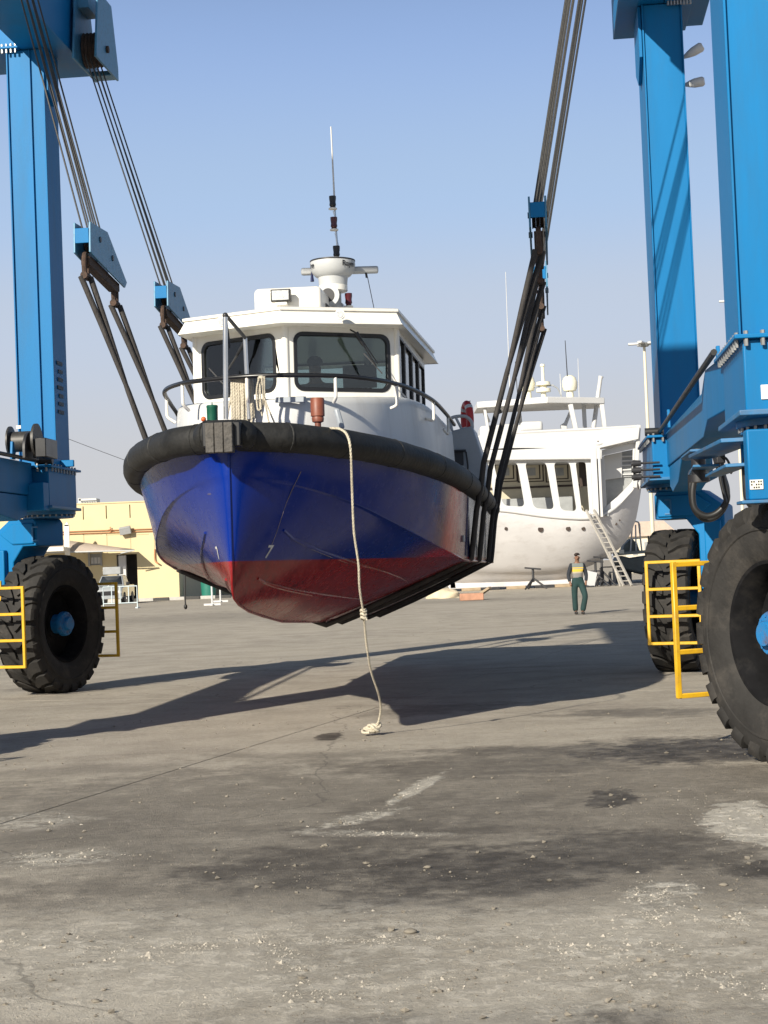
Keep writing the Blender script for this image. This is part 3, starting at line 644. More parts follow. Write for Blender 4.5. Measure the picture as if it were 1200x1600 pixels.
# brackets, motor and light rod under the left girder
b = B(); b.cyl(LY(52, 786, 3.6), LY(52, 786, 3.9), .085, 18); b.done('motor', m_dark, lift, bevel=.01)
b = B(); b.tube([LY(40, 784, 3.7), LY(16, 784, 3.7), LY(10, 797, 3.7)], .016, 8); b.done('grease_pipe', m_label, lift)
hose([LY(0, 752, 3.6), LY(30, 753, 3.6), LY(44, 757, 3.6), LY(52, 770, 3.6), LY(58, 782, 3.6)], .014)
b = B(); b.prism([(-4.7, 2.42), (-4.7, 2.6), (-4.0, 2.78), (-3.86, 2.78), (-3.86, 2.42)], 'y', 3.55, 3.79); b.done('gusset', m_blue, lift, bevel=.01)
b = B(); b.obox((-3.93, 4.36, 3.06), (.5, .05, .09), 0); b.prism([(-4.2, 3.02), (-4.1, 3.25), (-3.98, 3.25), (-3.86, 3.1), (-3.86, 3.02)], 'y', 4.0, 4.35); b.done('leg_shoe', m_blue, lift, bevel=.01)
# old paint marks on the inner face of the left leg
m_worn = M('worn_paint_brown', (.05, .075, .10), .7, var=.5, vscale=14)
b = B()
for k in range(7): b.box(-3.9085, -3.905, 4.5+.03*(k % 3), 4.75, 3.75+.11*k, 3.80+.11*k)
b.done('worn_mark', m_worn, LEGL)

# ------------------------------------------------------------------ hoist blocks, wire ropes, slings
BX = 2.58
def plate_poly(y0): return [(y0, 5.22), (y0+.03, 5.57), (y0+.78, 5.60), (y0+1.62, 5.14), (y0+1.52, 5.06), (y0+.22, 5.19)]
BLK = {}
def hoist_block(o, y0, dz, label, topx, sheave_y):
    t = thing('hoist_block', label, 'hoist block', L2W((BX*o, y0+.8, 5.0+dz)), -YAW, 'hoist blocks carrying the lifting slings')
    off = (BX*o, y0+.8, 5.0+dz)
    def mv(b): return b.xf(Matrix.Translation((0, 0, dz)))
    for xx in (BX*o-.10, BX*o+.08):
        b = B(); b.prism(plate_poly(y0), 'x', xx, xx+.022); pl = mv(b).done('side_plate', m_block, t, off, bevel=.004)
        for (yy, zz) in ((y0+.42, 5.44), (y0+.95, 5.32)):
            bl = B(); bl.cyl((xx-.012, yy, zz), (xx+.034, yy, zz), .035, 10); mv(bl).done('pin', m_dark, pl, off)
    b = B(); b.box(BX*o-.078, BX*o+.08, y0+.01, y0+.03, 5.33, 5.50); mv(b).done('front_plate', m_blue, t, off, bevel=.004)
    for k in range(3):
        b = B(); b.lathe([(.09, -.02), (.13, -.022), (.12, 0), (.13, .022), (.09, .02)], 20, 'x', (BX*o-.045+.045*k, y0+.45, 5.42)); mv(b).done('sheave', m_rust, t, off)
    b = B(); b.prism([(y0+.12, 5.10), (y0+.12, 5.2), (y0+.25, 5.21), (y0+1.45, 5.10), (y0+1.45, 5.0), (y0+1.3, 4.98)], 'x', BX*o-.05, BX*o+.05); mv(b).done('spreader_bar', m_rust, t, off, bevel=.008)
    for yy, zz in ((y0+.14, 5.12), (y0+1.40, 5.0)):
        s_ = B(); s_.tube(crom([(BX*o-.0, yy-.055, zz-.15), (BX*o, yy-.07, zz-.02), (BX*o, yy-.04, zz+.09), (BX*o, yy+.04, zz+.09), (BX*o, yy+.07, zz-.02), (BX*o, yy+.055, zz-.15)], 5), .030, 8)
        s_.cyl((BX*o, yy-.10, zz-.15), (BX*o, yy+.10, zz-.15), .042, 10); mv(s_).done('shackle', m_rust, t, off)
    # trolley sheaves above, hanging at the inner side of the girder
    ys = [y0+.15+.13*k for k in range(7)]
    for k, yy in enumerate(ys):
        x0 = BX*o-.04+.03*(k % 3)
        b = B(); b.cyl((x0, yy+.08, 5.50+dz), (topx-.05+.04*(k % 3), sheave_y+(.10*(k-3)), 8.62 if o < 0 else 9.3), .0105, 6); b.done('wire_rope', m_cable, t, off)
    return t
hoist_block(-1, 1.16, 0, 'large blue-grey hoist block at left, nearest to the left blue leg', -3.22, 1.35)
hoist_block(-1, 5.02, -.02, 'smaller looking hoist block partly behind the left edge of the cabin roof', -3.38, 5.0)
hoist_block(1, 1.16, -.02, 'upper of the two hoist blocks on the right, with dark blue front plate', 3.36, 1.35)
hoist_block(1, 5.02, -.05, 'lower pale blue hoist block on the right, just below and behind its twin', 3.38, 5.0)
# trolleys on the girders
for (o, tx, ty, q) in ((-1, -3.22, 1.35, 0), (-1, -3.38, 5.0, 0), (1, 3.36, 1.35, .7), (1, 3.38, 5.0, .7)):
    gx = -3.6 if o < 0 else 3.73
    b = B(); pp_ = [(ty-.55, 8.52+q), (ty-.35, 9.5+q), (ty+.35, 9.5+q), (ty+.62, 8.7+q), (ty+.62, 8.52+q)]; b.prism(pp_, 'x', tx-.17, tx-.14); b.prism(pp_, 'x', tx+.14, tx+.17)
    b.box(min(tx, gx), max(tx, gx), ty-.25, ty+.25, 9.3, 9.6); b.box(tx-.14, tx+.14, ty+.35, ty+.60, 8.53+q, 8.60+q)
    tr = b.done('trolley', m_block, lift, bevel=.008)
    for k in range(5):
        b = B(); b.lathe([(.1, -.02), (.24, -.024), (.22, 0), (.24, .024), (.1, .02)], 24, 'x', (tx-.1+.05*k, ty, 8.78+q)); b.done('sheave', m_rust, tr)
    b = B(); b.cyl((tx-.2, ty, 8.78+q), (tx+.2, ty, 8.78+q), .05, 12); b.done('axle', m_rust, tr)

def sling(y, zt, label):
    base = (0, y, .9)
    t = thing('lifting_sling', label, 'sling', L2W(base), -YAW, 'lifting slings under the boat')
    def belly(yy): return .93-.012*yy
    dx = (y+1)*.0145
    fb = interp([(0, 1.62), (2, 1.66), (6, 1.62), (8, 1.56)], y)
    cz = interp([(0, 1.60), (2, 1.56), (8, 1.54)], y)+.0; cb = interp([(0, 1.58), (1.5, 1.62), (3, 1.63), (8, 1.56)], y)
    def tap(P, w=.062, th=.30, nm='sling_strap', side=(0, 1, 0)):
        b = B(); b.tube(P, w, 10, flat=th, side=side); return b.done(nm, m_sling, t, base, smooth=60)
    for o in (-1, 1):
        low = Vector((fb*o+.185*o+dx, y, 2.62)); mid = low.lerp(Vector((BX*o, y, zt)), .52)
        for s in (-1, 1):
            P = [mid.lerp(low, .12)+Vector((0, s*.006, 0)), mid.lerp(Vector((BX*o, y, zt)), .5)+Vector((s*.022, s*.03, 0)), Vector((BX*o+s*.040, y+s*.055, zt-.02))]
            tap(P, [.030, .038, .040], .85)
    mids = [Vector((fb*o+.185*o+dx, y, 2.62)).lerp(Vector((BX*o, y, zt)), .52) for o in (1, -1)]
    up = [(fb+.185, 2.62), (fb+.150, 2.40), (fb+.085, 2.10), (cb+.055, cz+.12), (cb+.04, cz-.0), (cb-.10, cz-.065)]
    rt = [Vector((x, y, z)) for x, z in up]; lf = [Vector((-x, y, z)) for x, z in up]; kz = belly(y)-.02
    bel = [Vector((lerp(cb-.1, 0, t_), y, lerp(cz-.065, kz, t_)-.02*math.sin(PI*t_))) for t_ in (.33, .66)]
    D_ = Vector((dx, 0, 0))
    P = [mids[0], mids[0].lerp(rt[0]+D_, .18), mids[0].lerp(rt[0]+D_, .6)]+[v+D_ for v in rt+bel+[Vector((0, y, kz))]+[Vector((-v.x, v.y, v.z)) for v in bel[::-1]]+lf[::-1]]+[mids[1].lerp(lf[0]+D_, .6), mids[1].lerp(lf[0]+D_, .18), mids[1]]
    tap(P, [.030, .048]+[.052]*(len(P)-4)+[.048, .030], .62)
    return t
sling(1.28, 4.98, 'dark webbing sling closest to the bow, leftmost strap running down to the fender')
sling(2.56, 4.85, 'second dark webbing sling from the bow, hung from the far end of the nearer blocks')
sling(5.14, 4.96, 'third dark webbing sling from the bow, its left leg ending behind cabin corner')
sling(6.42, 4.83, 'dark webbing sling farthest from the bow, rightmost strap under the hull')

# ================================================================== THE BLUE HULLED BOAT
BYAW, BTRIM, BHEEL = math.radians(-.8), math.radians(0.0), math.radians(.6)
boat = thing('patrol_boat', 'blue and red hulled work boat with white cabin hanging in slings, bow towards camera', 'boat', L2W((0, -1.0, 0)), -YAW)
BO = (0, -1.0, 0)
boat.rotation_euler = (Matrix.Rotation(-YAW+BYAW, 4, 'Z') @ Matrix.Rotation(BTRIM, 4, 'X') @ Matrix.Translation((0, 0, 2)) @ Matrix.Rotation(BHEEL, 4, 'Y')@ Matrix.Translation((0, 0, -2))).to_euler()
BMI = boat.matrix_basis.inverted()
def LYB(px, py, yl):      # the same, brought into the boat's own tilted axes
    return BMI @ L2W(LY(px, py, yl)) + Vector(BO)
T_GB = [(-3.85, .02), (-3.84, .14), (-3.80, .27), (-3.7, .42), (-3.4, .66), (-3, .90), (-2.5, 1.11), (-2, 1.27), (-1.3, 1.45), (-.5, 1.58), (.5, 1.64), (2, 1.67), (4, 1.66), (6, 1.62), (8.0, 1.56)]
T_GZ = [(-3.85, 2.62), (-3, 2.58), (-2, 2.53), (-1, 2.47), (0, 2.42), (2, 2.37), (4, 2.35), (8.3, 2.35)]
T_CB = [(-3.85, .008), (-3.84, .05), (-3.80, .10), (-3.7, .19), (-3.4, .40), (-3, .65), (-2.5, .88), (-2, 1.06), (-1.3, 1.27), (-.5, 1.44), (.5, 1.56), (1.5, 1.62), (3, 1.62), (8.3, 1.54)]
T_CZ = [(-3.85, 2.30), (-3.4, 2.25), (-3, 2.18), (-2.5, 2.08), (-2, 1.97), (-1.3, 1.83), (-.5, 1.70), (.5, 1.60), (1.5, 1.565), (8.3, 1.54)]
T_KZ = [(-3.85, 1.36), (-3.80, 1.31), (-3.6, 1.25), (-3.2, 1.185), (-2.6, 1.125), (-1.6, 1.04), (-.3, .99), (1, .95), (8.3, .86)]
def sm(tab):      # smooth spline through the table
    xs = [t[0] for t in tab]; P = crom([(t[0], t[1], 0) for t in tab], 8); return [(p.x, p.y) for p in P]
T_GB2, T_GZ2, T_CB2, T_CZ2, T_KZ2 = map(sm, (T_GB, T_GZ, T_CB, T_CZ, T_KZ))
def section(y):
    gb, gz, cb, cz, kz = (interp(t, y) for t in (T_GB2, T_GZ2, T_CB2, T_CZ2, T_KZ2))
    pts = []; f = max(0, min(1, (y+3.85)/2.5))
    for i in range(13):           # topsides with a little hollow flare
        t = i/12; bb = lerp(gb, cb, t); bb -= .05*math.sin(PI*t)*(1-f)*min(1, gb*4)
        pts.append((bb, lerp(gz, cz, t)))
    cb2 = cb-.05*f-.004; pts.append((max(cb2, .004), cz-.012))
    for i in range(1, 15):        # bottom, full near the bow
        t = i/14; z = lerp(cz, kz, t); full = (1-f)
        bb = cb2*((1-t)**lerp(1.0, .62, full)) if t < 1 else 0
        bb += .035*math.sin(PI*t)*f
        pts.append((max(bb, 0.004 if i < 14 else 0), z))
    return pts
ys = [-3.85, -3.845, -3.83, -3.8, -3.75, -3.68, -3.6, -3.5, -3.38, -3.25, -3.1, -2.95, -2.8, -2.6, -2.4, -2.2, -2, -1.75, -1.5, -1.2, -.9, -.6, -.3, 0, .4, .8, 1.2, 1.6, 2, 2.5, 3, 3.6, 4.3, 5, 5.8, 6.6, 7.4, 8.3]
b = B(); rings = []
for y in ys:
    s_ = section(y)
    wig = lambda z: .006*mnoise.noise(Vector((y*1.7, z*2.1, 0)))
    rings.append([Vector((x+wig(z)*(x > .05), y, z)) for x, z in s_] + [Vector((-x-wig(z+9)*(x > .05), y, z)) for x, z in s_[:-1]][::-1])
b.loft(rings, closed_ring=True, caps=False)
b.bm.verts.ensure_lookup_table()
b.bm.faces.new([v for v in b.bm.verts[-len(rings[0]):]]) ; b.bm.faces.new([v for v in b.bm.verts[:len(rings[0])]][::-1])
def hull_mat():
    m, n, l, bs = new_mat('hull_paint')
    tc = n.new('ShaderNodeTexCoord'); sp = n.new('ShaderNodeSeparateXYZ'); l.new(tc.outputs['Object'], sp.inputs[0])
    nz = n.new('ShaderNodeTexNoise'); nz.inputs['Scale'].default_value = 1.4; nz.inputs['Detail'].default_value = 6; l.new(tc.outputs['Object'], nz.inputs[0])
    nf = n.new('ShaderNodeTexNoise'); nf.inputs['Scale'].default_value = 9; nf.inputs['Detail'].default_value = 8; nf.inputs['Roughness'].default_value = .7; l.new(tc.outputs['Object'], nf.inputs[0])
    def ramp(v, els, interp_='LINEAR'):
        r = n.new('ShaderNodeValToRGB'); r.color_ramp.interpolation = interp_; l.new(v, r.inputs[0]); e = r.color_ramp.elements
        e[0].position, e[0].color = els[0][0], tuple(els[0][1])+(1,); e[1].position, e[1].color = els[-1][0], tuple(els[-1][1])+(1,)
        for p, c in els[1:-1]: k = e.new(p); k.color = tuple(c)+(1,)
        return r.outputs[0]
    def mr(v, a, c, lo=0, hi=1):
        t = n.new('ShaderNodeMapRange'); l.new(v, t.inputs[0]); t.inputs[1].default_value = a; t.inputs[2].default_value = c; t.inputs[3].default_value = lo; t.inputs[4].default_value = hi; return t.outputs[0]
    # livery along the topsides: blue, then a pale panel with a red band, navy band, grey
    ly = mr(sp.outputs[1], -4, 9)
    def Y(v): return (v+4)/13+BO[1]*-1/13*0
    blue = (.001, .020, .20)
    off = -BO[1]   # object space equals hoist space plus this shift along y
    lv = ramp(ly, [(0, blue), ((off-1.1+4)/13, blue), ((off-.6+4)/13, (.10, .05, .12)), ((off-.3+4)/13, (.42, .02, .04)), ((off+.1+4)/13, (.42, .03, .05)), ((off+.45+4)/13, (.26, .10, .13)), ((off+.88+4)/13, (.22, .13, .16)), ((off+.89+4)/13, (.006, .012, .07)), ((off+1.35+4)/13, (.006, .012, .07)), ((off+1.40+4)/13, (.30, .30, .31)), (1, (.27, .27, .28))])
    vb = n.new('ShaderNodeMixRGB'); vb.blend_type = 'MULTIPLY'; vb.inputs[0].default_value = .5; l.new(lv, vb.inputs[1]); l.new(ramp(nz.outputs['Fac'], [(.35, (.72, .75, .8)), (.65, (1.15, 1.12, 1.1))]), vb.inputs[2])
    # below the chine the blue runs on to the boot top line; red antifouling below
    wob = n.new('ShaderNodeMath'); wob.operation = 'MULTIPLY_ADD'; l.new(nf.outputs['Fac'], wob.inputs[0]); wob.inputs[1].default_value = .012; l.new(sp.outputs[2], wob.inputs[2])
    red = ramp(nf.outputs['Fac'], [(.3, (.12, .008, .010)), (.55, (.26, .014, .016)), (.75, (.20, .022, .02))])
    below = mr(wob.outputs[0], 1.618, 1.610)
    mx = n.new('ShaderNodeMixRGB'); l.new(below, mx.inputs[0]); l.new(vb.outputs[0], mx.inputs[1]); l.new(red, mx.inputs[2])
    # scuffs
    n3 = n.new('ShaderNodeTexNoise'); n3.inputs['Scale'].default_value = 3.2; n3.inputs['Detail'].default_value = 12; n3.inputs['Roughness'].default_value = .78
    l.new(tc.outputs['Object'], n3.inputs[0])
    mx2 = n.new('ShaderNodeMixRGB'); l.new(mr(n3.outputs['Fac'], .64, .78, 0, .16), mx2.inputs[0]); l.new(mx.outputs[0], mx2.inputs[1]); mx2.inputs[2].default_value = (.13, .12, .13, 1)
    l.new(mx2.outputs[0], bs.inputs['Base Color'])
    l.new(mr(nf.outputs['Fac'], .3, .7, .13, .34), bs.inputs['Roughness'])
    bs.inputs['Specular IOR Level'].default_value = .32; bs.inputs['Coat Weight'].default_value = .03; bs.inputs['Coat Roughness'].default_value = .06
    bp = n.new('ShaderNodeBump'); bp.inputs['Strength'].default_value = .22; bp.inputs['Distance'].default_value = .03
    l.new(nz.outputs['Fac'], bp.inputs['Height']); l.new(bp.outputs[0], bs.inputs['Normal'])
    return m
M_HULL = hull_mat()
hull = b.done('hull', M_HULL, boat, BO, smooth=24)
hb_ = bmesh.new(); hb_.from_mesh(hull.data); hb_.faces.ensure_lookup_table()
BV = BVHTree.FromBMesh(hb_)
def hx(side, y, z):      # point on the hull skin, in hoist axes
    h = BV.ray_cast(Vector((side*4, y-BO[1], z)), Vector((-side, 0, 0)))
    return Vector((h[0].x, h[0].y+BO[1], h[0].z)) if h[0] is not None else None
m_hullbar = M('hull_trim_navy', (.010, .014, .10), .25, var=.3, vscale=6, coat=.3)
m_hullred = M('hull_trim_red', (.20, .02, .022), .3, var=.3, vscale=6, coat=.2)
m_scuff = M('rubbing_strake_worn', (.20, .16, .18), .35, var=.35, vscale=8)
# chine bar and spray strakes on both sides
for sd in (-1, 1):
    P = []
    for k in range(40):
        y = -2.9+k*.28; cz = interp(T_CZ2, y); cb = interp(T_CB2, y); P.append(Vector((sd*(cb+.004), y, cz)))
    b = B(); b.tube(P, [.003+.012*min(1, k/12) for k in range(len(P))], 6); b.done('chine_bar', M_HULL, boat, BO, smooth=60)
    for (za, zb, ya, yb, mt) in ((1.86, 1.33, -3.3, .9, m_hullbar), (1.46, 1.17, -3.45, .6, m_hullred)):
        P = []
        for k in range(28):
            t = k/27; y = lerp(ya, yb, t); z = lerp(za, zb, t**.62); p = hx(sd, y, z)
            if p: P.append(p)
        b = B(); b.tube(P, [.006+.020*math.sin(PI*min(1, .12+k/(len(P)-1)*.85)) for k in range(len(P))], 6); b.done('spray_strake', M_HULL, boat, BO, smooth=60)
# stem bar
b = B(); b.tube([(0, -3.858, 2.48), (0, -3.862, 2.0), (0, -3.86, 1.5), (0, -3.855, 1.37), (0, -3.80, 1.305), (0, -3.6, 1.245), (0, -3.2, 1.18), (0, -2.6, 1.12), (0, -1.6, 1.035), (0, 0, .975), (0, 1.5, .935), (0, 8.2, .855)], .011, 8); b.done('keel_bar', M_HULL, boat, BO, smooth=60)
# draught marks
for sd in (-1, 1):
    cz0 = 1.675; yy = -3.42 if sd > 0 else -3.50
    def warp(co, sd=sd, yy=yy, cz0=cz0):
        y = yy+co.x*sd; z = cz0+co.y
        p = hx(sd, y, z)
        if p is None: p = Vector((sd*.2, y, z))
        return p+Vector((sd*(.003+abs(co.z)), -.002, 0))
    text_mesh('7', .15, .002, 'draught_mark', m_trunk, boat, None, warp=warp, shear=.1).location = (-BO[0], -BO[1], 0)
# weld seam and scratches on the starboard bow plate
for (pts, r) in ((((-3.32, 2.35), (-3.35, 2.1), (-3.38, 1.85), (-3.42, 1.65)), .0035), (((-3.66, 2.17), (-3.60, 2.172)), .004)):
    for sd in ((1,) if r < .0038 else (-1,)):
        P = [hx(sd, y, z)+Vector((sd*.002, 0, 0)) for y, z in pts]; b = B(); b.tube(crom(P, 4), r, 5); b.done('weld_seam', m_scuff, boat, BO, smooth=60)
b = B(); P0 = hx(1, .90, 2.25); P1 = hx(1, .90, 1.62)
b.bar(P0+Vector((.006, 0, 0)), P1+Vector((.006, 0, 0)), .012); b.done('plate_edge', m_hullbar, boat, BO)
pp = hx(1, .62, 1.80); b = B(); b.box(pp.x, pp.x+.025, pp.y-.05, pp.y+.05, pp.z-.035, pp.z+.035); b.done('overboard_outlet', m_grey, boat, BO, bevel=.006)
# big rubber fender round the gunwale
FP = []
for y in (8.2, 7, 5.5, 4, 2.5, 1.2, .2, -.8, -1.6, -2.3, -2.9, -3.35, -3.66, -3.84):
    FP.append((y, interp(T_GB2, y)-.01, interp(T_GZ2, y)+.0))
b = B(); right = [Vector((x, y, z)) for y, x, z in FP]; left = [Vector((-x, y, z)) for y, x, z in FP[::-1]]
path = crom(right+[Vector((.13, -3.98, 2.625)), Vector((-.13, -3.98, 2.625))]+left, 6)
rad = [.124+.004*mnoise.noise(Vector((p.x*3, p.y*3, 0))) for p in path]; b.tube(path, rad, 20)
fend = b.done('fender', m_fender, boat, BO, smooth=60)
for i in range(9, len(path)-8, 9):         # joints and lashings round the tube
    d = (path[i+1]-path[i-1]).normalized(); b = B()
    b.tube([path[i]-d*.012, path[i]-d*.006, path[i]+d*.006, path[i]+d*.012], [rad[i]-.004, rad[i]+.004, rad[i]+.004, rad[i]-.004], 22); b.done('fender_band', m_fender, fend, (0, 0, 0), smooth=50).location = (-BO[0], -BO[1], 0)
for e in (path[0], path[-1]):
    b = B(); b.ball(e, .124, (1, .55, 1), 18, 10); b.done('fender_end', m_fender, boat, BO, smooth=70)
# stem pads: three upright rubber blocks
for k in range(3):
    b = B(); x0 = -.112+k*.0745; b.box(x0, x0+.070, -4.22, -4.12, 2.47, 2.71); b.done('fender_pad', m_pad, boat, BO, bevel=.007)
b = B(); b.box(-.15, .16, -4.16, -3.95, 2.52, 2.72); b.done('pad_bracket', m_black, boat, BO, bevel=.01)
# deck and bulwark cap
b = B(); poly = [(max(.03, interp(T_GB2, y)-.16), y) for y in ys if y > -1.0]; poly = poly+[(-x, y) for x, y in poly[::-1]]
b.prism(poly, 'z', 2.40, 2.44); b.done('deck', m_grey, boat, BO)
# ---- lower deckhouse: rounded front
def trunk_plan(s, z):
    pts = []; hw, fy = 1.33*s, -2.2*s; N = 34; yc = .8
    up = max(0, min(1, (z-2.9)/.2))
    for k in range(N+1):
        a = PI*k/N; ca, sa = math.cos(a), math.sin(a); e = 2/2.12
        y = yc+(fy-yc)*(abs(sa)**e)
        pts.append(Vector((hw*(abs(ca)**e)*(1 if ca > 0 else -1), y, z+up*.11*max(0, min(1, (y+2.1)/1.4)))))
    zz = z+up*.11
    return [Vector((hw, 3.3, zz)), Vector((hw, 1.5, zz))]+pts+[Vector((-hw, 1.5, zz)), Vector((-hw, 3.3, zz))]
b = B(); b.loft([trunk_plan(1.03, 2.35), trunk_plan(1.01, 2.9), trunk_plan(1.0, 3.04), trunk_plan(.99, 3.08), trunk_plan(.965, 3.10)], True, True)
trunk = b.done('deckhouse', m_trunk, boat, BO, smooth=40)
# ---- wheelhouse from plates with window openings
wh_bot, wh_top = 3.05, 3.97
CX, FY, CY, RY = 1.04, -.98, -.36, 2.75
def panel(p0, p1, wins, name='wheelhouse_wall', th=.032, lean=0.0, mat=None, zb=wh_bot, zt=wh_top):
    p0, p1 = Vector(p0), Vector(p1); u = (p1-p0); L = u.length; u.normalize(); up = Vector((0, 0, 1)); nrm = u.cross(up)
    up2 = (up+nrm*lean).normalized()
    mt = basis(Vector((p0.x, p0.y, zb)), u, up2)
    holes = [rrect(a*L, c*L, z0-zb, z1-zb, r) for a, c, z0, z1, r in wins]
    w = plate([(0, 0), (L, 0), (L, zt-zb), (0, zt-zb)], holes, th, name, mat or m_cream, boat, Matrix.Translation((-BO[0], -BO[1], 0))@mt, bevel=.004)
    for a, c, z0, z1, r in wins:
        o1 = rrect(a*L-.012, c*L+.012, z0-zb-.012, z1-zb+.012, r+.012); fw_ = .028 if r > .05 else .016; i1 = rrect(a*L+fw_, c*L-fw_, z0-zb+fw_, z1-zb-fw_, max(.01, r-.02))
        mt2 = Matrix.Translation((-BO[0], -BO[1], 0))@mt
        f = plate(o1, [i1], th+.016, 'window_frame', m_black, w, mt2, bevel=.004)
        plate(rrect(a*L+.02, c*L-.02, z0-zb+.02, z1-zb-.02, r), [], .008, 'pane', m_glass, f, mt2)
    return w
panel((-CX, CY, 0), (0.0, FY, 0), [(.085, .90, 3.30, 3.87, .09)])
panel((0.0, FY, 0), (CX, CY, 0), [(.075, .925, 3.30, 3.87, .09)])
SWIN = [(.04, .20, 3.30, 3.88, .03), (.22, .46, 3.30, 3.88, .03), (.48, .71, 3.30, 3.88, .03), (.73, .96, 3.30, 3.88, .03)]
panel((CX, CY, 0), (CX, RY, 0), SWIN)
panel((-CX, RY, 0), (-CX, CY, 0), [(1-c, 1-a, z0, z1, r) for a, c, z0, z1, r in SWIN])
panel((CX, RY, 0), (-CX, RY, 0), [(.05, .31, 3.25, 4.0, .03), (.335, .63, 3.25, 4.0, .03), (.66, .94, 3.25, 4.0, .03)], zt=4.03)
for (x, y) in ((CX, CY), (-CX, CY), (0, FY)):    # corner posts
    b = B(); b.cyl((x, y, wh_bot), (x, y, wh_top), .035, 14); b.done('corner_post', m_cream, boat, BO)
b = B(); b.prism([(-CX+.03, CY), (0, FY+.03), (CX-.03, CY), (CX-.03, RY-.03), (-CX+.03, RY-.03)], 'z', 3.086, 3.10); b.done('wheelhouse_floor', m_int, boat, BO)
b = B(); b.prism([(-CX+.04, CY), (0, FY+.05), (CX-.04, CY), (CX-.04, -.02), (-CX+.04, -.02)], 'z', 3.18, 3.27); b.done('console', m_int, boat, BO, bevel=.01)
b = B(); b.box(-.98, -.45, .25, .6, 3.1, 3.58); b.box(-.95, -.55, 1.6, 1.9, 3.1, 3.7); b.done('instrument_rack', m_int, boat, BO, bevel=.02)
b = B(); b.tube([(.62, -.1, 3.26), (.62, -.1, 3.42)], .02, 8); b.box(.45, .80, -.13, -.09, 3.38, 3.62); b.done('display', m_int, boat, BO, bevel=.01)
b = B(); b.box(.80, .98, .7, 1.0, 3.1, 3.72); b.done('seat', m_int, boat, BO, bevel=.05)
b = B(); b.box(.30, .36, -.05, .45, 3.272, 3.285); b.box(.50, .74, -.45, -.15, 3.272, 3.29); b.done('chart', m_label, boat, BO)
# roof with sloping visor fascia
def roofring(s, z, fy=0): return [Vector((0, -1.20+fy, z)), Vector((CX+.05+s, -.66+fy*.8, z+.01)), Vector((CX+.09+s, 3.30, z+.085)), Vector((-CX-.09-s, 3.30, z+.085)), Vector((-CX-.05-s, -.66+fy*.8, z+.01))]
b = B(); b.loft([roofring(.0, 3.93, .03), roofring(.055, 3.925, -.07), roofring(.04, 3.945, -.065), roofring(-.005, 4.045, .0), roofring(-.005, 4.060, .0), roofring(.012, 4.062, -.018), roofring(.012, 4.088, -.018), roofring(-.02, 4.10, .02)])
roof = b.done('roof', m_cream, boat, BO, smooth=25)
# round lights on the visor
for px_ in (532, 348):
    p = LYB(px_, 492 if px_ > 400 else 503, -1.12 if px_ > 400 else -.9)
    b = B(); b.tube([(p.x, p.y+.06, p.z), (p.x, p.y-.0, p.z), (p.x, p.y-.05, p.z)], [.035, .045, .048], 18); l_ = b.done('visor_lamp', m_cream, boat, BO)
    b = B(); b.cyl((p.x, p.y-.047, p.z), (p.x, p.y-.056, p.z), .036, 18); b.done('lens', m_lamp, l_).location = (-BO[0], -BO[1], 0)
# air conditioning box and floodlight on it
b = B(); b.box(-.50, .22, .05, .85, 4.13, 4.50); ac = b.done('aircon_housing', m_cream, boat, BO, bevel=.055, seg=4)
for k in range(9):
    b = B(); b.box(.220, .232, .35, .62, 4.15+k*.024, 4.162+k*.024); b.done('slat', m_dark, ac).location = (-BO[0], -BO[1], 0)
p = LYB(440, 463, -.02)
b = B(); b.box(p.x-.105, p.x+.105, -.10, -.02, p.z-.065, p.z+.065); fl = b.done('floodlight', m_black, boat, BO, bevel=.008)
b = B(); b.box(p.x-.088, p.x+.088, -.107, -.101, p.z-.05, p.z+.05); b.done('lens', m_lamp, fl).location = (-BO[0], -BO[1], 0)
b = B(); b.box(p.x-.06, p.x+.06, -.08, .04, p.z-.095, p.z-.067); b.done('lamp_bracket', m_cream, boat, BO)
# mast pod with radar dome, horn, lights
mc = LYB(520, 470, .9)
b = B(); b.tube([(mc.x, .95, 4.1), (mc.x, .95, 4.62)], .09, 14); b.prism([(mc.x-.10, 4.1), (mc.x+.12, 4.1), (mc.x+.10, 4.45), (mc.x-.06, 4.45)], 'y', .95, 1.15); b.done('mast_base', m_radar, boat, BO, bevel=.01)
rz = LYB(521, 420, .9).z
b = B(); b.lathe([(.001, rz-.19), (.155, rz-.19), (.16, rz-.13), (.165, rz-.10), (.20, rz-.08), (.235, rz-.03), (.25, rz+.04), (.245, rz+.085), (.17, rz+.105), (.001, rz+.11)], 36, 'z', (mc.x+.01, .9, 0)); dome = b.done('radar_dome', m_radar, boat, BO, smooth=50)
b = B(); b.lathe([(.249, rz+.072), (.2515, rz+.080), (.249, rz+.088)], 36, 'z', (mc.x+.01, .9, 0)); b.done('dome_band', m_dark, dome).location = (-BO[0], -BO[1], 0)
b = B(); b.lathe([(.001, rz-.26), (.14, rz-.26), (.158, rz-.25), (.158, rz-.19), (.001, rz-.19)], 28, 'z', (mc.x+.01, .9, 0)); b.done('dome_collar', m_cream, dome).location = (-BO[0], -BO[1], 0)
for txt, a0 in (('Raym', math.radians(-36)), ('ine', math.radians(-148))):
    def warp(co, a0=a0):
        a = a0+co.x/.25; r = .2525+abs(co.z)
        return Vector((mc.x+.01+r*math.cos(a), .9+r*math.sin(a), rz+.02+co.y))
    text_mesh(txt, .085, .002, 'lettering', m_dark, dome, None, warp=warp).location = (-BO[0], -BO[1], 0)
b = B(); b.obox((mc.x+.06, 1.1, rz+.01), (.86, .10, .075), .12); b.done('radar_scanner', m_radar, boat, BO, bevel=.02)
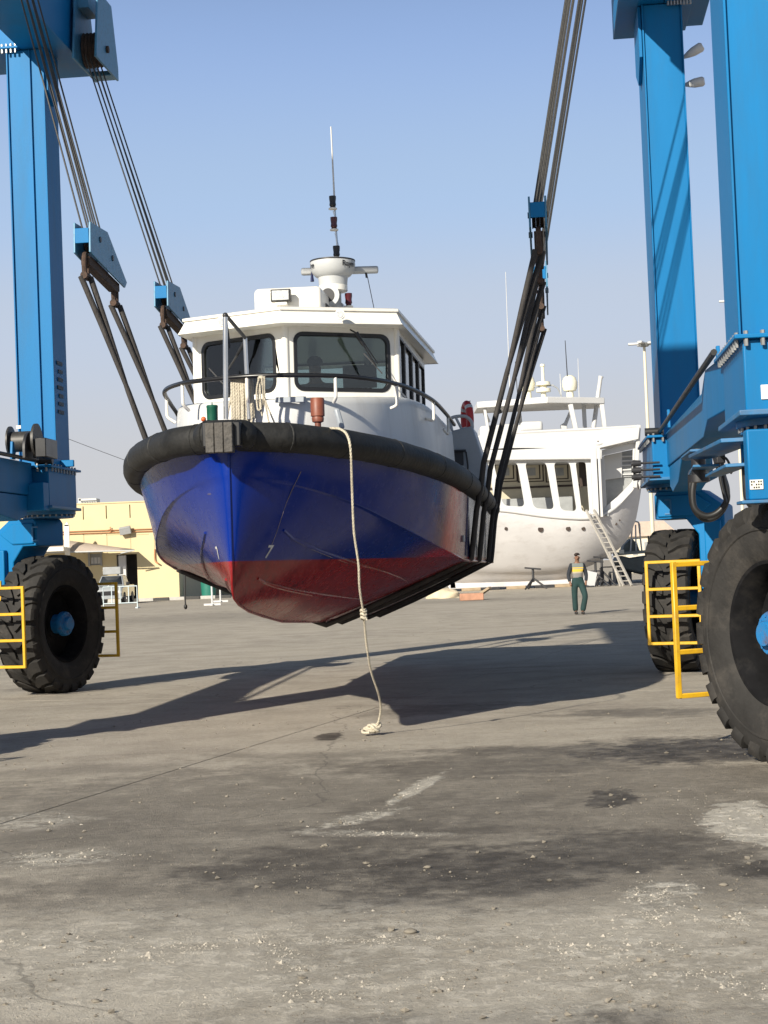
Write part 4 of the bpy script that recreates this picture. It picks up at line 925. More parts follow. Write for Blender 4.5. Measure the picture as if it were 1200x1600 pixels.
b = B(); b.tube([(mc.x+.02, .86, rz-.32), (mc.x, .72, rz-.33), (mc.x-.01, .62, rz-.335)], [.05, .10, .125], 24); hn = b.done('horn', m_radar, boat, BO, smooth=50)
b = B(); b.tube([(mc.x-.01, .615, rz-.335), (mc.x-.01, .61, rz-.335)], [.075, .07], 20); b.done('horn_mouth', m_dark, hn).location = (-BO[0], -BO[1], 0)
def navlight(x, y, z, mat, s=1.0):
    b = B(); b.lathe([(.001, z), (.028*s, z), (.028*s, z+.02), (.036*s, z+.03), (.032*s, z+.06*s), (.037*s, z+.10*s), (.037*s, z+.125*s), (.001, z+.13*s)], 16, 'z', (x, y, 0)); b.done('navigation_light', mat, boat, BO, smooth=40)
    b = B(); b.lathe([(.001, z-.016), (.045*s, z-.016), (.045*s, z-.002), (.001, z-.002)], 16, 'z', (x, y, 0)); b.done('light_bracket', m_cream, boat, BO)
for (px_, py_, mt) in ((526, 403, m_black), (522, 358, m_dkred), (520, 325, m_black)):
    p = LYB(px_, py_, .9); navlight(p.x, p.y, p.z, mt, 1.05)
p = LYB(545, 478, .9); navlight(p.x, .9, p.z, m_dkred, 1.1)
b = B(); q = [LYB(528, 393, .93), LYB(526, 372, .93), LYB(524, 345, .93), LYB(523, 322, .93)]; b.tube(q, .012, 8)
b.tube([LYB(530, 392, .93), LYB(524, 364, .93)], .009, 6); b.tube([LYB(526, 345, .93), LYB(521, 330, .93)], .009, 6); b.done('mast', m_inox, boat, BO)
b = B(); b.tube([LYB(523, 322, .95), LYB(517, 198, .95)], [.011, .008], 8); b.done('antenna', m_trunk, boat, BO)
b = B(); b.tube([LYB(572, 422, 1.1), LYB(585, 485, 1.6)], .0045, 5); b.tube([LYB(571, 422, 1.1), LYB(573, 434, 1.1)], .012, 6); b.done('stay_wire', m_dark, boat, BO)
b = B(); b.tube([LYB(487, 424, 1.0), LYB(488, 440, 1.0)], [.008, .022], 8); b.done('pendant', M('navy_plastic', (.01, .015, .06), .4), boat, BO)
# wipers
for (A, C_, D_) in (((557, 521), (588, 572), (604, 586)), ((388, 530), (346, 595), (352, 580))):
    yy = -.78; ps = [LYB(A[0], A[1], yy+.0), LYB(C_[0], C_[1], yy+.05)]
    b = B(); b.tube([LYB(A[0]-10, A[1]-6, yy-.02), ps[0]+Vector((0, -.04, 0))], .008, 6); b.tube([ps[0]+Vector((0, -.05, 0)), ps[0].lerp(ps[1], .4)+Vector((0, -.05, 0))], [.028, .014], 8); b.tube([ps[0]+Vector((0, -.05, 0)), ps[1]+Vector((0, -.03, 0))], .008, 6); b.tube([ps[0]+Vector((.015, -.05, 0)), ps[1]+Vector((.02, -.03, .02))], .006, 6)
    b.bar(ps[1]+Vector((-.12, -.02, .13)), ps[1]+Vector((.06, -.02, -.08)), .012); b.done('wiper', m_black, boat, BO)
# handrail round the deckhouse with bent brackets
RP = [(1.42, 2.35, 3.17), (1.41, 1.0, 3.20), (1.36, -.2, 3.23), (1.18, -1.3, 3.26), (.85, -2.05, 3.27), (.4, -2.36, 3.275), (-.05, -2.42, 3.28), (-.5, -2.28, 3.28), (-.85, -1.95, 3.29), (-1.15, -1.3, 3.30), (-1.32, -.4, 3.28), (-1.36, .1, 3.2), (-1.36, .2, 3.10)]
rail = crom(RP, 7); b = B(); b.tube(rail, .022, 10); b.done('handrail', m_black, boat, BO, smooth=70)
for t_ in (.06, .16, .27, .38, .52, .66, .80, .92):
    p = rail[int(t_*(len(rail)-1))]; n_ = Vector((p.x, p.y+.5, 0)).normalized()
    b = B(); w = p-n_*.06
    pts = crom([p+Vector((0, 0, -.01)), p+Vector((0, 0, -.14)), p+Vector((0, 0, -.20))-n_*.01, Vector((p.x-n_.x*.085, p.y-n_.y*.085, 3.04))], 4); b.tube(pts, .016, 8); b.done('rail_bracket', m_cream, boat, BO, smooth=70)
# bow A-frame of stainless tube
A0, A1, A2, A3 = LYB(353, 655, -3.15), LYB(352, 493, -3.15), LYB(383, 528, -2.35), LYB(389, 655, -2.35)
b = B(); b.tube([A0, A0.lerp(A1, .5), A1], .022, 12); b.done('bow_frame_leg', m_inox, boat, BO, smooth=60)
b = B(); b.tube([A3, A2], .02, 12); b.done('bow_frame_leg', m_inox, boat, BO, smooth=60)
b = B(); b.tube([A1+Vector((0, 0, .01)), A2], .017, 10); b.tube([A1+Vector((0, .02, -.01)), A1+Vector((.02, .05, -.28))], .012, 8); b.ball(A1, .026); b.done('bow_frame_bar', m_dark, boat, BO, smooth=60)
# bollards on the foredeck
p = LYB(332, 656, -3.2); b = B(); b.lathe([(.001, p.z-.15), (.045, p.z-.15), (.048, p.z+.10), (.05, p.z+.105), (.05, p.z+.12), (.045, p.z+.125), (.006, p.z+.125), (.004, p.z+.15), (.001, p.z+.15)], 22, 'z', (p.x, p.y, 0)); b.done('green_cap', m_green, boat, BO, smooth=40)
p = LYB(497, 668, -2.75); b = B(); b.lathe([(.001, p.z-.2), (.028, p.z-.2), (.028, p.z+.04), (.05, p.z+.05), (.055, p.z+.08), (.05, p.z+.095), (.062, p.z+.10), (.062, p.z+.25), (.055, p.z+.26), (.001, p.z+.26)], 22, 'z', (p.x, p.y, 0)); b.done('brown_post', m_brown, boat, BO, smooth=40)
b = B(); q = LYB(470, 625, -2.2); b.bar(LYB(430, 625, -2.25), LYB(475, 624, -2.25), .03, .05); b.lathe([(.001, 0), (.05, 0), (.05, .05), (.001, .05)], 18, 'z', (q.x, q.y, q.z-.02)); b.done('hatch_fitting', m_grey, boat, BO, bevel=.004)
b = B(); p = LYB(527, 655, -2.3); b.prism([(p.z-.10, p.y), (p.z+.07, p.y)], 'x', 0, 0) if False else b.obox((p.x+.02, p.y-.02, p.z), (.05, .05, .19), Matrix.Rotation(-.25, 3, 'Y')@Matrix.Rotation(.6, 3, 'Z')); b.done('vent_cover', m_grey, boat, BO, bevel=.015)
b = B(); b.obox((LYB(337, 662, -3.5)), (.05, .05, .05), .3); b.ball(LYB(318, 655, -3.6), .022); b.done('orange_lashing', m_orange, boat, BO, bevel=.01)
# aft deck: grey engine casing with cable, guard rail, tow gear
c0 = LYB(702, 674, 4.2); c1 = LYB(738, 668, 4.2)
b = B(); b.prism([(c0.x, 2.42), (c0.x, c0.z), (c1.x, c1.z+.02), (c1.x+.14, c1.z-.45), (c1.x+.16, 2.42)], 'y', 4.2, 5.2); cas = b.done('engine_casing', m_grey, boat, BO, bevel=.02)
b = B(); q = LYB(718, 708, 4.18); b.box(q.x-.07, q.x+.05, 4.186, 4.198, q.z-.16, q.z+.03); b.done('locker_opening', m_int, cas, bevel=.004).location = (-BO[0], -BO[1], 0)
b = B(); b.tube(crom([LYB(728, 706, 4.15), LYB(731, 730, 4.15), LYB(728, 745, 4.1)], 5), .011, 6); b.tube([LYB(705, 705, 4.15), LYB(728, 704, 4.15)], .016, 6); b.done('locker_frame', m_dark, cas).location = (-BO[0], -BO[1], 0)
b = B(); b.tube(crom([LYB(706, 674, 4.4), LYB(704, 656, 4.4), LYB(712, 651, 4.4), LYB(728, 651, 4.4), LYB(737, 660, 4.4), LYB(738, 672, 4.4)], 5), .022, 8); b.tube([LYB(712, 652, 4.4), LYB(722, 672, 4.4)], .018, 8); b.done('grab_rail', m_radar, boat, BO, smooth=70)
b = B(); b.tube(crom([LYB(690, 672, 3.6), LYB(692, 690, 3.6), LYB(693, 702, 3.6), LYB(697, 712, 3.6), LYB(694, 722, 3.6)], 5), .012, 6); b.done('control_cable', m_dark, boat, BO)
b = B(); b.bar(LYB(686, 674, 3.7), LYB(702, 672, 4.0), .03); b.bar(LYB(697, 675, 3.8), LYB(697, 700, 3.8), .035); b.done('davit', M('brass', (.35, .25, .1), .4, .5), boat, BO)
b = B(); b.tube(crom([LYB(738, 670, 4.6), LYB(746, 690, 4.6), LYB(750, 715, 4.6), LYB(752, 740, 4.6)], 5), .014, 6); b.done('casing_pipe', m_trunk, boat, BO, smooth=70)
b = B(); 
b.tube(crom([LYB(672, 712, 3.0), LYB(680, 706, 3.0), LYB(690, 711, 3.0), LYB(694, 720, 3.0)], 5), .045, 10); b.done('deck_hose', m_hose, boat, BO, smooth=70)
b = B(); b.cyl((1.05, 1.7, 4.09), (1.05, 1.7, 4.15), .03, 10); b.box(1.06, 1.09, 2.9, 3.3, 4.09, 4.12); b.done('roof_fitting', m_dark, boat, BO)
# lifebuoy hanging on the grab rail (a thing of its own)
lp = LY(730, 655, 4.7); lt = thing('lifebuoy', 'red lifebuoy with white bands standing on the grey engine casing of the boat', 'lifebuoy', L2W(lp), -YAW+.35)
R_o, r_o = .21, .05
b = B(); b.tube([(0, R_o*.62*math.cos(a), R_o*math.sin(a)*.95) for a in [2*PI*k/28 for k in range(28)]], r_o, 12, closed=True); b.done('ring', m_red, lt, smooth=70)
for k in range(4):
    a0 = PI/4+k*PI/2; b = B(); b.tube([(0, R_o*.62*math.cos(a), R_o*.95*math.sin(a)) for a in (a0-.14, a0, a0+.14)], r_o+.003, 12); b.done('band', m_trunk, lt, smooth=70)
b = B(); b.tube(crom([(.05, .0, .24), (.07, .12, .22), (.08, .17, .05), (.07, .15, -.12), (.06, .08, -.2)], 5), .007, 6); b.done('grab_line', m_dark, lt)

# ------------------------------------------------------------------ ropes
def twisted(P, r, name, parent, off=(0, 0, 0), strands=3, pitch=.09):
    P = [Vector(p) for p in P]; b = B()
    for s_ in range(strands):
        Q = []; L = 0
        for i, p in enumerate(P):
            if i: L += (P[i]-P[i-1]).length
            d = (P[min(i+1, len(P)-1)]-P[max(i-1, 0)]); d = d.normalized() if d.length > 1e-6 else Vector((0, 0, 1))
            a = d.cross(Vector((.3, 1, .2))).normalized(); c = d.cross(a); t = 2*PI*(L/pitch+s_/strands)
            Q.append(p+(a*math.cos(t)+c*math.sin(t))*r*.52)
        b.tube(Q, r*.62, 6)
    return b.done(name, m_rope, parent, off, smooth=70)
def dense(P, step=.016):
    out = [Vector(P[0])]
    for i in range(len(P)-1):
        a, c = Vector(P[i]), Vector(P[i+1]); n_ = max(1, int((c-a).length/step))
        for k in range(1, n_+1): out.append(a.lerp(c, k/n_))
    return out
# long rope falling from the gunwale to the ground, thrown over the fender
P = [LY(506, 671, -3.15), LY(520, 669, -3.4), LY(533, 671, -3.55), LY(543, 681, -3.68), LY(548, 705, -3.74)]
pth = [(550, 760, -3.6), (553, 830, -3.5), (560, 880, -3.4), (562, 920, -3.3), (568, 960, -3.15), (573, 1010, -2.95), (580, 1050, -2.75), (590, 1080, -2.55), (595, 1104, -2.35), (592, 1125, -2.25), (585, 1142, -2.2)]
P += [LY(*q) for q in pth]
endz = P[-1].z
for i, p in enumerate(P): pass
P[-1].z = .02; P[-2].z = max(P[-2].z, .10)
base = Vector((P[-1].x, P[-1].y, 0))
rp = thing('hanging_rope', 'pale twisted rope hanging from the bow over the fender down to the ground', 'rope', L2W(base), -YAW)
twisted(dense(crom(P, 10)), .0105, 'strand', rp, base)
kn = P[9]
b = B()
for k in range(3): b.tube([kn+Vector((.022*math.cos(t), .022*math.sin(t), -.03+.03*k+.01*math.sin(2*t))) for t in [2*PI*q/10 for q in range(10)]], .011, 6, closed=True)
b.tube([kn, kn+Vector((.03, -.02, -.05))], .008, 6); b.done('knot', m_rope, rp, base, smooth=70)
b = B(); random.seed(3)
KC = P[-1]
for k in range(4):
    c = KC+Vector((random.uniform(-.05, .02), random.uniform(-.05, .03), .03+.008*k)); R = Matrix.Rotation(random.uniform(-.6, .6), 3, 'X')@Matrix.Rotation(random.uniform(-.6, .6), 3, 'Y')
    b.tube([c+R@Vector((.055*math.cos(t), .04*math.sin(t), .012*math.sin(2*t))) for t in [2*PI*q/14 for q in range(14)]], .0135, 7, closed=True)
b.tube(crom([KC+Vector((-.05, 0, .03)), KC+Vector((-.10, -.04, .03)), KC+Vector((-.09, -.10, .015)), KC+Vector((-.03, -.12, .015))], 5), .0125, 7); b.done('end_knot', m_rope, rp, base, smooth=70)
# coil of rope over the handrail
cr = rail[int(.60*(len(rail)-1))]
cc = LY(378, 594, cr.y-.03)
ct = thing('rope_coil', 'thick bundle of cream rope draped over the black handrail left of the bow', 'rope', L2W((cc.x, cc.y, 2.75)), -YAW)
random.seed(11)
for k in range(9):
    x = cc.x-.085+.021*k; zb = 2.72+random.uniform(0, .1); j = random.uniform(-.012, .012)
    zt = cc.z+.03
    pts = crom([(x-.01+j, cc.y-.06, zb), (x+j, cc.y-.075, (zb+zt)/2), (x, cc.y-.05, zt-.03), (x, cc.y, zt+.0), (x, cc.y+.05, zt-.04), (x+.005, cc.y+.06, zb+.1)], 6)
    twisted(dense(pts, .012), .0125, 'loop', ct, (cc.x, cc.y, 2.75))
pts = crom([LY(364, 592, cr.y-.07), LY(362, 615, cr.y-.09), LY(357, 640, cr.y-.12), LY(355, 655, cr.y-.15)], 6); twisted(dense(pts, .012), .010, 'loop', ct, (cc.x, cc.y, 2.75))
c2 = LY(409, 592, -2.45)
ct2 = thing('rope_hank', 'thin white rope hank knotted on the handrail right of the thick coil', 'rope', L2W((c2.x, c2.y, 2.75)), -YAW)
for k, pp in enumerate(([(408, 588), (404, 620), (410, 650)], [(413, 588), (414, 625), (420, 660)], [(409, 590), (411, 630), (403, 640), (401, 610), (405, 590)], [(412, 620), (422, 645), (432, 668)], [(406, 600), (408, 640)])):
    q = crom([LY(x, y, -2.50-.01*k) for x, y in pp], 8); twisted(dense(q, .012), .0085, 'loop', ct2, (c2.x, c2.y, 2.75), pitch=.06)
b = B(); b.ball(c2+Vector((0, -.03, .0)), .034, (1, 1, .8)); b.done('knot', m_rope, ct2, (c2.x, c2.y, 2.75), smooth=70)
# short black lanyard under the left bilge
q0 = LY(289, 900, 2.0); lan = thing('dangling_lanyard', 'short black line dangling below the left side of the blue hull', 'line', L2W(q0), -YAW)
b = B(); b.tube(crom([q0, LY(289, 925, 2.0), LY(290, 948, 2.0)], 5), .009, 6); b.ball(LY(290, 948, 2.0), .022, (1, 1, 1.4)); b.done('line', m_hose, lan, q0)

# ================================================================== WHITE YACHT ON THE HARD STANDING
m_yw = M('yacht_white', (.56, .56, .555), .38, var=.04, vscale=.8, dirt=(.62, .59, .56), dscale=.6, damt=.35)
m_yhull = M('yacht_hull_white', (.58, .565, .56), .45, var=.06, vscale=.6, dirt=(.38, .35, .33), dscale=.9, damt=.5, stretch=(1, 1, 2.2))
m_yin = M('yacht_inner_cream', (.52, .47, .35), .6, var=.06)
m_yfl = M('yacht_dome_cream', (.78, .74, .58), .4, var=.04)
m_ybr = M('yacht_dark_trim', (.045, .03, .022), .5, var=.2)
m_ygr = M('yacht_grey', (.30, .31, .31), .5, var=.1)
YY = 94.0
def YP(px_, py_, dy=0.0):        # world point on the yacht's near side (dy behind or before it)
    return at(px_, py_, YY+dy)
y0p = YP(860, 905, 2.6); yo = Vector((y0p.x, YY+2.6, 0))
yacht = thing('motor_yacht', 'big white wooden yacht under refit standing ashore behind the hoist, two domes on its roof', 'yacht', yo, 0)
T_SH = [(600, 792), (660, 791), (720, 792), (790, 797), (850, 805), (905, 809), (935, 806), (962, 792), (985, 765), (998, 742), (1004, 728)]
T_BL = [(600, 880), (660, 886), (720, 891), (790, 893), (850, 892), (890, 888), (917, 881), (940, 871), (964, 856), (983, 835), (995, 800), (1003, 745)]
T_BW = [(600, 2.2), (660, 2.5), (720, 2.65), (850, 2.7), (905, 2.6), (940, 2.3), (965, 1.9), (985, 1.2), (998, .55), (1004, .12)]
T_SH2, T_BL2, T_BW2 = sm(T_SH), sm(T_BL), sm(T_BW)
def ysec(px_):
    sh, bl, bw = (interp(t, px_) for t in (T_SH2, T_BL2, T_BW2)); dy = 2.6-bw
    S1 = YP(px_, sh, dy); zs = S1.z; zb = YP(px_, bl, dy+bw*.55).z; x = S1.x
    zk = max(.35, zb-.9) if px_ < 900 else max(zb-.25, .35); zk = min(zk, zs-.15)
    pts = []
    for i in range(13):
        t = i/12; z = lerp(zs, zb, t); bb = bw*(1-.62*t**1.75); pts.append((bb, z))
    e = pts[-1][0]
    for i in range(1, 6):
        t = i/5; pts.append((lerp(e, .14 if i < 5 else .0, t**.9), lerp(zb, zk, t**1.2)))
    return x, pts
b = B(); rings = []
for px_ in [600, 620, 640, 660, 690, 720, 750, 780, 810, 840, 870, 895, 915, 930, 945, 958, 970, 980, 988, 994, 999, 1003, 1004.5]:
    x, pts = ysec(px_)
    rings.append([Vector((x, yo.y-p, z)) for p, z in pts]+[Vector((x, yo.y+p, z)) for p, z in pts[:-1]][::-1])
b.loft(rings, True, False); b.bm.verts.ensure_lookup_table(); n_ = len(rings[0]); b.bm.faces.new(b.bm.verts[:n_]); b.bm.faces.new(b.bm.verts[-n_:])
yh = b.done('hull', m_yhull, yacht, yo, smooth=50)
yb_ = bmesh.new(); yb_.from_mesh(yh.data); yhbv = BVHTree.FromBMesh(yb_)
b = B(); b.box(YP(705, 900).x, YP(905, 900).x, yo.y-.16, yo.y+.16, .17, 1.2); b.prism([(YP(688, 900).x, 1.4), (YP(705, 900).x, .17), (YP(715, 900).x, .17), (YP(712, 900).x, 1.4)], 'y', yo.y-.16, yo.y+.16); b.done('keel', m_yhull, yacht, yo, bevel=.03)
b = B(); P = []
for px_ in range(640, 1004, 8):
    P.append(YP(px_, interp(T_SH2, px_)+1, 2.6-interp(T_BW2, px_)-.04))
b.tube(P, .10, 8, flat=.8); b.done('rubbing_strake', m_yw, yacht, yo, smooth=60)
for (px_, py_, w) in ((791, 826, .16), (845, 827, .26), (888, 826, .22), (912, 826, .18), (958, 792, .14), (966, 818, .12), (972, 812, .08)):
    bvp = yhbv.ray_cast(Vector((YP(px_, py_, 0).x-yo.x, -8, YP(px_, py_, 0).z)), Vector((0, 1, 0)))[0]
    if bvp is None: continue
    p = Vector((bvp.x+yo.x, bvp.y+yo.y-.03, bvp.z)); b = B(); b.tube([(p.x, p.y, p.z), (p.x, p.y+.18, p.z)], w*.62, 14); o_ = b.done('porthole', m_ybr, yacht, yo, smooth=50)
def ybox(name, x0, x1, ya, yb, z0, z1, mat=None, bev=.03):
    b = B(); b.box(min(x0, x1), max(x0, x1), ya, yb, z0, z1); return b.done(name, mat or m_yw, yacht, yo, bevel=bev)
nearY = YY+.15
# arcade: the side of the main saloon with arched openings
def ypl(pts, dy=0.0): return [(YP(x, y, dy).x, YP(x, y, dy).z) for x, y in pts]
dyA = .15
outer = ypl([(748, 703), (938, 703), (940, 806), (905, 810), (850, 806), (790, 798), (748, 795)], dyA)
def hole(q, r=.25): return rquad(ypl(q, dyA), r, 5)
holes = [hole([(771, 722), (808, 722), (820, 792), (786, 790)], .30), hole([(820, 722), (853, 722), (866, 796), (834, 794)], .30), hole([(865, 722), (890, 722), (901, 799), (876, 797)], .28), hole([(899, 722), (915, 722), (921, 800), (909, 799)], .18), hole([(752, 722), (762, 722), (774, 789), (752, 788)], .15)]
mtx = Matrix.Translation((-yo.x, -yo.y, 0)) @ basis(Vector((0, YY+dyA, 0)), (1, 0, 0), (0, 0, 1))
ar = plate(outer, holes, .10, 'saloon_side', m_yw, yacht, mtx, bevel=.02)
# inner saloon wall with square key panels
wz0, wz1 = YP(800, 800, 4.2).z, YP(800, 715, 4.2).z
ybox('saloon_wall', YP(735, 760, 4.2).x, YP(925, 760, 4.2).x, YY+4.2, YY+4.3, wz0-.3, wz1+.4, m_yin, 0)
ybox('saloon_floor', YP(700, 760).x, YP(950, 760).x, YY+.25, YY+5.0, YP(850, 806).z-.15, YP(850, 806).z-.05, m_ygr, 0)
for cx_ in (750, 788, 829, 873):
    c = YP(cx_, 737, 4.1)
    for h_, mt in ((.78, m_ybr), (.70, m_yin), (.58, m_ybr), (.50, m_yin), (.30, m_ygr)):
        k = .78-h_; b = B(); b.box(c.x-h_, c.x+h_, YY+4.17-k*.12, YY+4.20-k*.1, c.z-h_*.78, c.z+h_*.78); b.done('key_panel', mt, yacht, yo)
b = B(); zt = YP(830, 761, 4.1).z; b.box(YP(735, 760, 4.1).x, YP(915, 760, 4.1).x, YY+4.12, YY+4.19, zt-.06, zt+.06); b.done('dado_rail', m_ybr, yacht, yo)
ybox('bench', YP(750, 790).x, YP(905, 790).x, YY+3.0, YY+3.6, YP(830, 800, 3).z-.1, YP(830, 778, 3).z, m_ygr, .05)
w1 = YP(911, 735, 1.5); b = B(); b.box(YP(905, 740, 1.5).x, YP(917, 740, 1.5).x, YY+1.5, YY+1.6, YP(910, 760, 1.5).z, YP(910, 722, 1.5).z); b.done('door_frame', m_ybr, yacht, yo)
# deck edge (bright) over the arcade and the heavy post
b = B(); b.prism([(YP(742, 712).x, YP(742, 720).z), (YP(742, 712).x, YP(742, 706).z), (YP(930, 700).x, YP(930, 697).z), (YP(940, 700).x, YP(940, 704).z), (YP(940, 720).x, YP(940, 718).z)], 'y', YY-.25, YY+5.2); b.done('upper_deck', m_yw, yacht, yo, bevel=.05)
for (xa, xb) in ((923, 932), (934, 938)):
    b = B(); b.bar(YP((xa+xb)/2-1, 700, -.1), YP((xa+xb)/2+4, 808, -.1), (xb-xa)/28.0, .35, up=(0, 1, 0)); b.done('post', m_yw, yacht, yo, bevel=.02)
b = B(); b.ball(YP(934, 694, .3), .32, (1.4, 1, .5)); b.ball(YP(925, 697, .3), .22, (1.5, 1, .5)); b.done('crumpled_cover', m_yw, yacht, yo, smooth=60)
b = B(); b.ball(YP(934, 690, .2), .16); b.done('rusty_fitting', m_rust, yacht, yo)
# aft quarter: deck opening, louvres, upper bulwark with tall end post
def ystrip(name, pts, dy, th=.14, mt=None, bev=.02):
    b = B(); b.prism(ypl(pts, dy), 'y', YY+dy, YY+dy+th); return b.done(name, mt or m_yw, yacht, yo, bevel=bev)
ystrip('aft_beam', [(938, 704), (938, 713), (998, 699), (999, 688)], .7)
ystrip('aft_post', [(938, 713), (944, 713), (948, 790), (938, 806)], .72)
ystrip('aft_post', [(989, 701), (998, 699), (996, 748), (988, 756)], .72)
ystrip('aft_rail', [(938, 806), (948, 790), (965, 776), (985, 756), (996, 742), (1003, 735), (1000, 750), (988, 768), (965, 793)], .70)
ystrip('white_screen', [(944, 712), (972, 706), (972, 746), (944, 750)], 2.0)
ystrip('grey_bulkhead', [(940, 748), (992, 742), (992, 760), (965, 785), (940, 800)], 2.3, .2, m_ygr)
ystrip('louvre_board', [(971, 706), (991, 702), (991, 745), (971, 746)], 2.2, .1, m_ygr)
for k in range(5):
    a, c_ = YP(972, 713+7*k, 2.1), YP(990, 713+7*k, 2.1); b = B(); b.box(a.x, c_.x, YY+2.1, YY+2.16, a.z-.05, a.z+.03); b.done('louvre', m_yw, yacht, yo)
b = B(); b.prism(ypl([(790, 700), (845, 700), (905, 701), (938, 700), (998, 686), (1000, 667), (935, 671), (850, 675), (790, 678), (742, 681), (742, 705)], 0), 'y', YY+.05, YY+.18); b.done('upper_bulwark', m_yw, yacht, yo, bevel=.03)
b = B(); b.bar(YP(998, 664, .3), YP(992, 762, .6), .22, .3, up=(0, 1, 0)); b.done('end_post', m_yw, yacht, yo, bevel=.03)
b = B(); b.prism(ypl([(996, 752), (1001, 735), (1005, 731), (1007, 750), (1000, 765)], 1.9), 'y', YY+1.8, YY+2.2); b.done('stem_head', m_yw, yacht, yo, bevel=.03)
b = B(); b.tube([YP(795, 677, .1), YP(850, 674, .1), YP(935, 670, .1), YP(1000, 666, .3)], .09, 8); b.done('cap_rail', m_yw, yacht, yo)
b = B(); b.box(YP(742, 690, 1).x, YP(990, 690, 1).x, YY+.3, YY+5, YP(850, 694, .3).z-.1, YP(850, 694, .3).z); b.done('flying_deck', m_yw, yacht, yo)
# flying bridge: coaming, seat, windscreen strut, roof on legs
b = B(); b.prism(ypl([(750, 700), (750, 666), (800, 662), (832, 668), (845, 690), (845, 700)], 1.6), 'y', YY+1.5, YY+3.8); b.done('bridge_coaming', m_yw, yacht, yo, bevel=.12, seg=3)
b = B(); b.box(YP(812, 660, 2).x, YP(846, 660, 2).x, YY+1.2, YY+2.4, YP(830, 676, 2).z, YP(830, 660, 2).z); b.done('bridge_seat', m_yw, yacht, yo, bevel=.15, seg=3)
zr0, zr1 = YP(850, 631, .2).z, YP(850, 621, .2).z
b = B(); rp_ = [(YP(747, 630, .2).x, YY+1.2), (YP(855, 630).x, YY-.2), (YP(951, 630).x, YY+1.6), (YP(951, 630).x, YY+4.6), (YP(747, 630).x, YY+4.6)]
b.prism(rp_, 'z', zr0, zr1); b.done('bridge_roof', m_yw, yacht, yo, bevel=.04)
for (a, c_, dy, w) in (((757, 637), (764, 682), 1.4, .16), ((811, 637), (815, 676), 3.5, .18), ((891, 632), (900, 674), .5, .26), ((912, 632), (914, 672), 2.4, .22), ((940, 632), (945, 672), 1.4, .24), ((755, 640), (764, 660), 3.8, .2)):
    b = B(); b.bar(YP(a[0], a[1], dy), YP(c_[0], c_[1], dy), w, w*1.3, up=(0, 1, 0)); b.done('roof_leg', m_yw, yacht, yo, bevel=.02)
b = B(); b.prism(ypl([(878, 674), (876, 664), (882, 660), (890, 642), (893, 645), (886, 664), (886, 674)], 2), 'y', YY+1.9, YY+2.4); b.done('helm_screen', m_yw, yacht, yo, bevel=.04)
b = B(); b.bar(YP(782, 646, 2), YP(780, 641, 2), .3, .2); b.done('speaker', m_dark, yacht, yo)
b = B(); b.tube([YP(927, 671, 2.5), YP(938, 592, 2.5), YP(939, 588, 2.5)], [.14, .12, .16], 10); b.done('crane_arm', m_yw, yacht, yo, smooth=50)
for cx_ in (824, 890):
    c = YP(cx_, 600, 2.2); b = B(); b.lathe([(.001, c.z-.45), (.36, c.z-.40), (.44, c.z-.20), (.45, c.z+.10), (.36, c.z+.36), (.18, c.z+.49), (.001, c.z+.52)], 26, 'z', (c.x, c.y, 0)); b.lathe([(.001, zr1), (.24, zr1), (.2, c.z-.42), (.001, c.z-.42)], 16, 'z', (c.x, c.y, 0)); b.done('radome', m_yfl, yacht, yo, smooth=50)
c = YP(849, 604, 2); b = B(); b.lathe([(.001, zr1), (.16, zr1), (.15, c.z-.35), (.42, c.z-.32), (.42, c.z-.12), (.2, c.z-.1), (.18, c.z+.05), (.42, c.z+.07), (.40, c.z+.26), (.10, c.z+.30), (.09, c.z+1.15), (.15, c.z+1.17), (.13, c.z+1.3), (.001, c.z+1.32)], 22, 'z', (c.x, c.y, 0)); b.done('radar_mast', m_yfl, yacht, yo, smooth=40)
b = B(); b.bar(YP(834, 604, 2), YP(865, 602, 2), .09); b.tube(crom([YP(865, 603, 2), YP(872, 608, 2), YP(878, 622, 2)], 5), .04, 6); b.done('mast_arm', m_ygr, yacht, yo)
for (a, c_, mt, r) in (((883, 532), (888, 612), m_dark, .035), ((903, 560), (905, 622), m_yw, .025), ((875, 584), (877, 622), m_yw, .035), ((790, 425), (797, 620), m_yw, .03), ((805, 565), (809, 622), m_dark, .025)):
    b = B(); b.tube([YP(*c_, 2), YP(*a, 2)], [r, r*.6], 6); b.done('whip_antenna', mt, yacht, yo)

# stands, keel blocks, ladder, covers round the yacht
m_wood = M('old_timber', (.34, .26, .17), .8, var=.25, vscale=3, stretch=(1, 6, 6))
def gp(px_, py_):
    r = F_ + R_*((px_-600)/FPX) - U_*((py_-800)/FPX); return CAM + r*(-CAM.z/r.z)
def stand(px_, label, ztop, dy=-1.1, mat=None):
    p = YP(px_, 900, dy); t = thing('boat_stand', label, 'boat stand', (p.x, p.y, 0), 0, 'steel stands under the white yacht')
    for k in range(3):
        a = PI/2+k*2*PI/3+.3; b = B(); b.tube([(math.cos(a)*.75, math.sin(a)*.75, .03), (0, 0, ztop*.55)], .055, 6); b.done('leg', m_dark, t)
    b = B(); b.tube([(0, 0, ztop*.35), (0, 0, ztop)], .07, 8); b.done('post', m_dark, t)
    b = B(); b.obox((0, .05, ztop+.03), (.9, .35, .09), Matrix.Rotation(.12, 3, 'Y')); b.done('pad', m_dark, t)
stand(833, 'dark steel boat stand propping the middle of the white yacht hull', YP(833, 889).z)
stand(931, 'dark boat stand below the right part of the white yacht beside the ladder', YP(931, 878).z)
stand(941, 'dark boat stand just left of the long ladder foot', YP(941, 872).z, -.2)
kb = 0
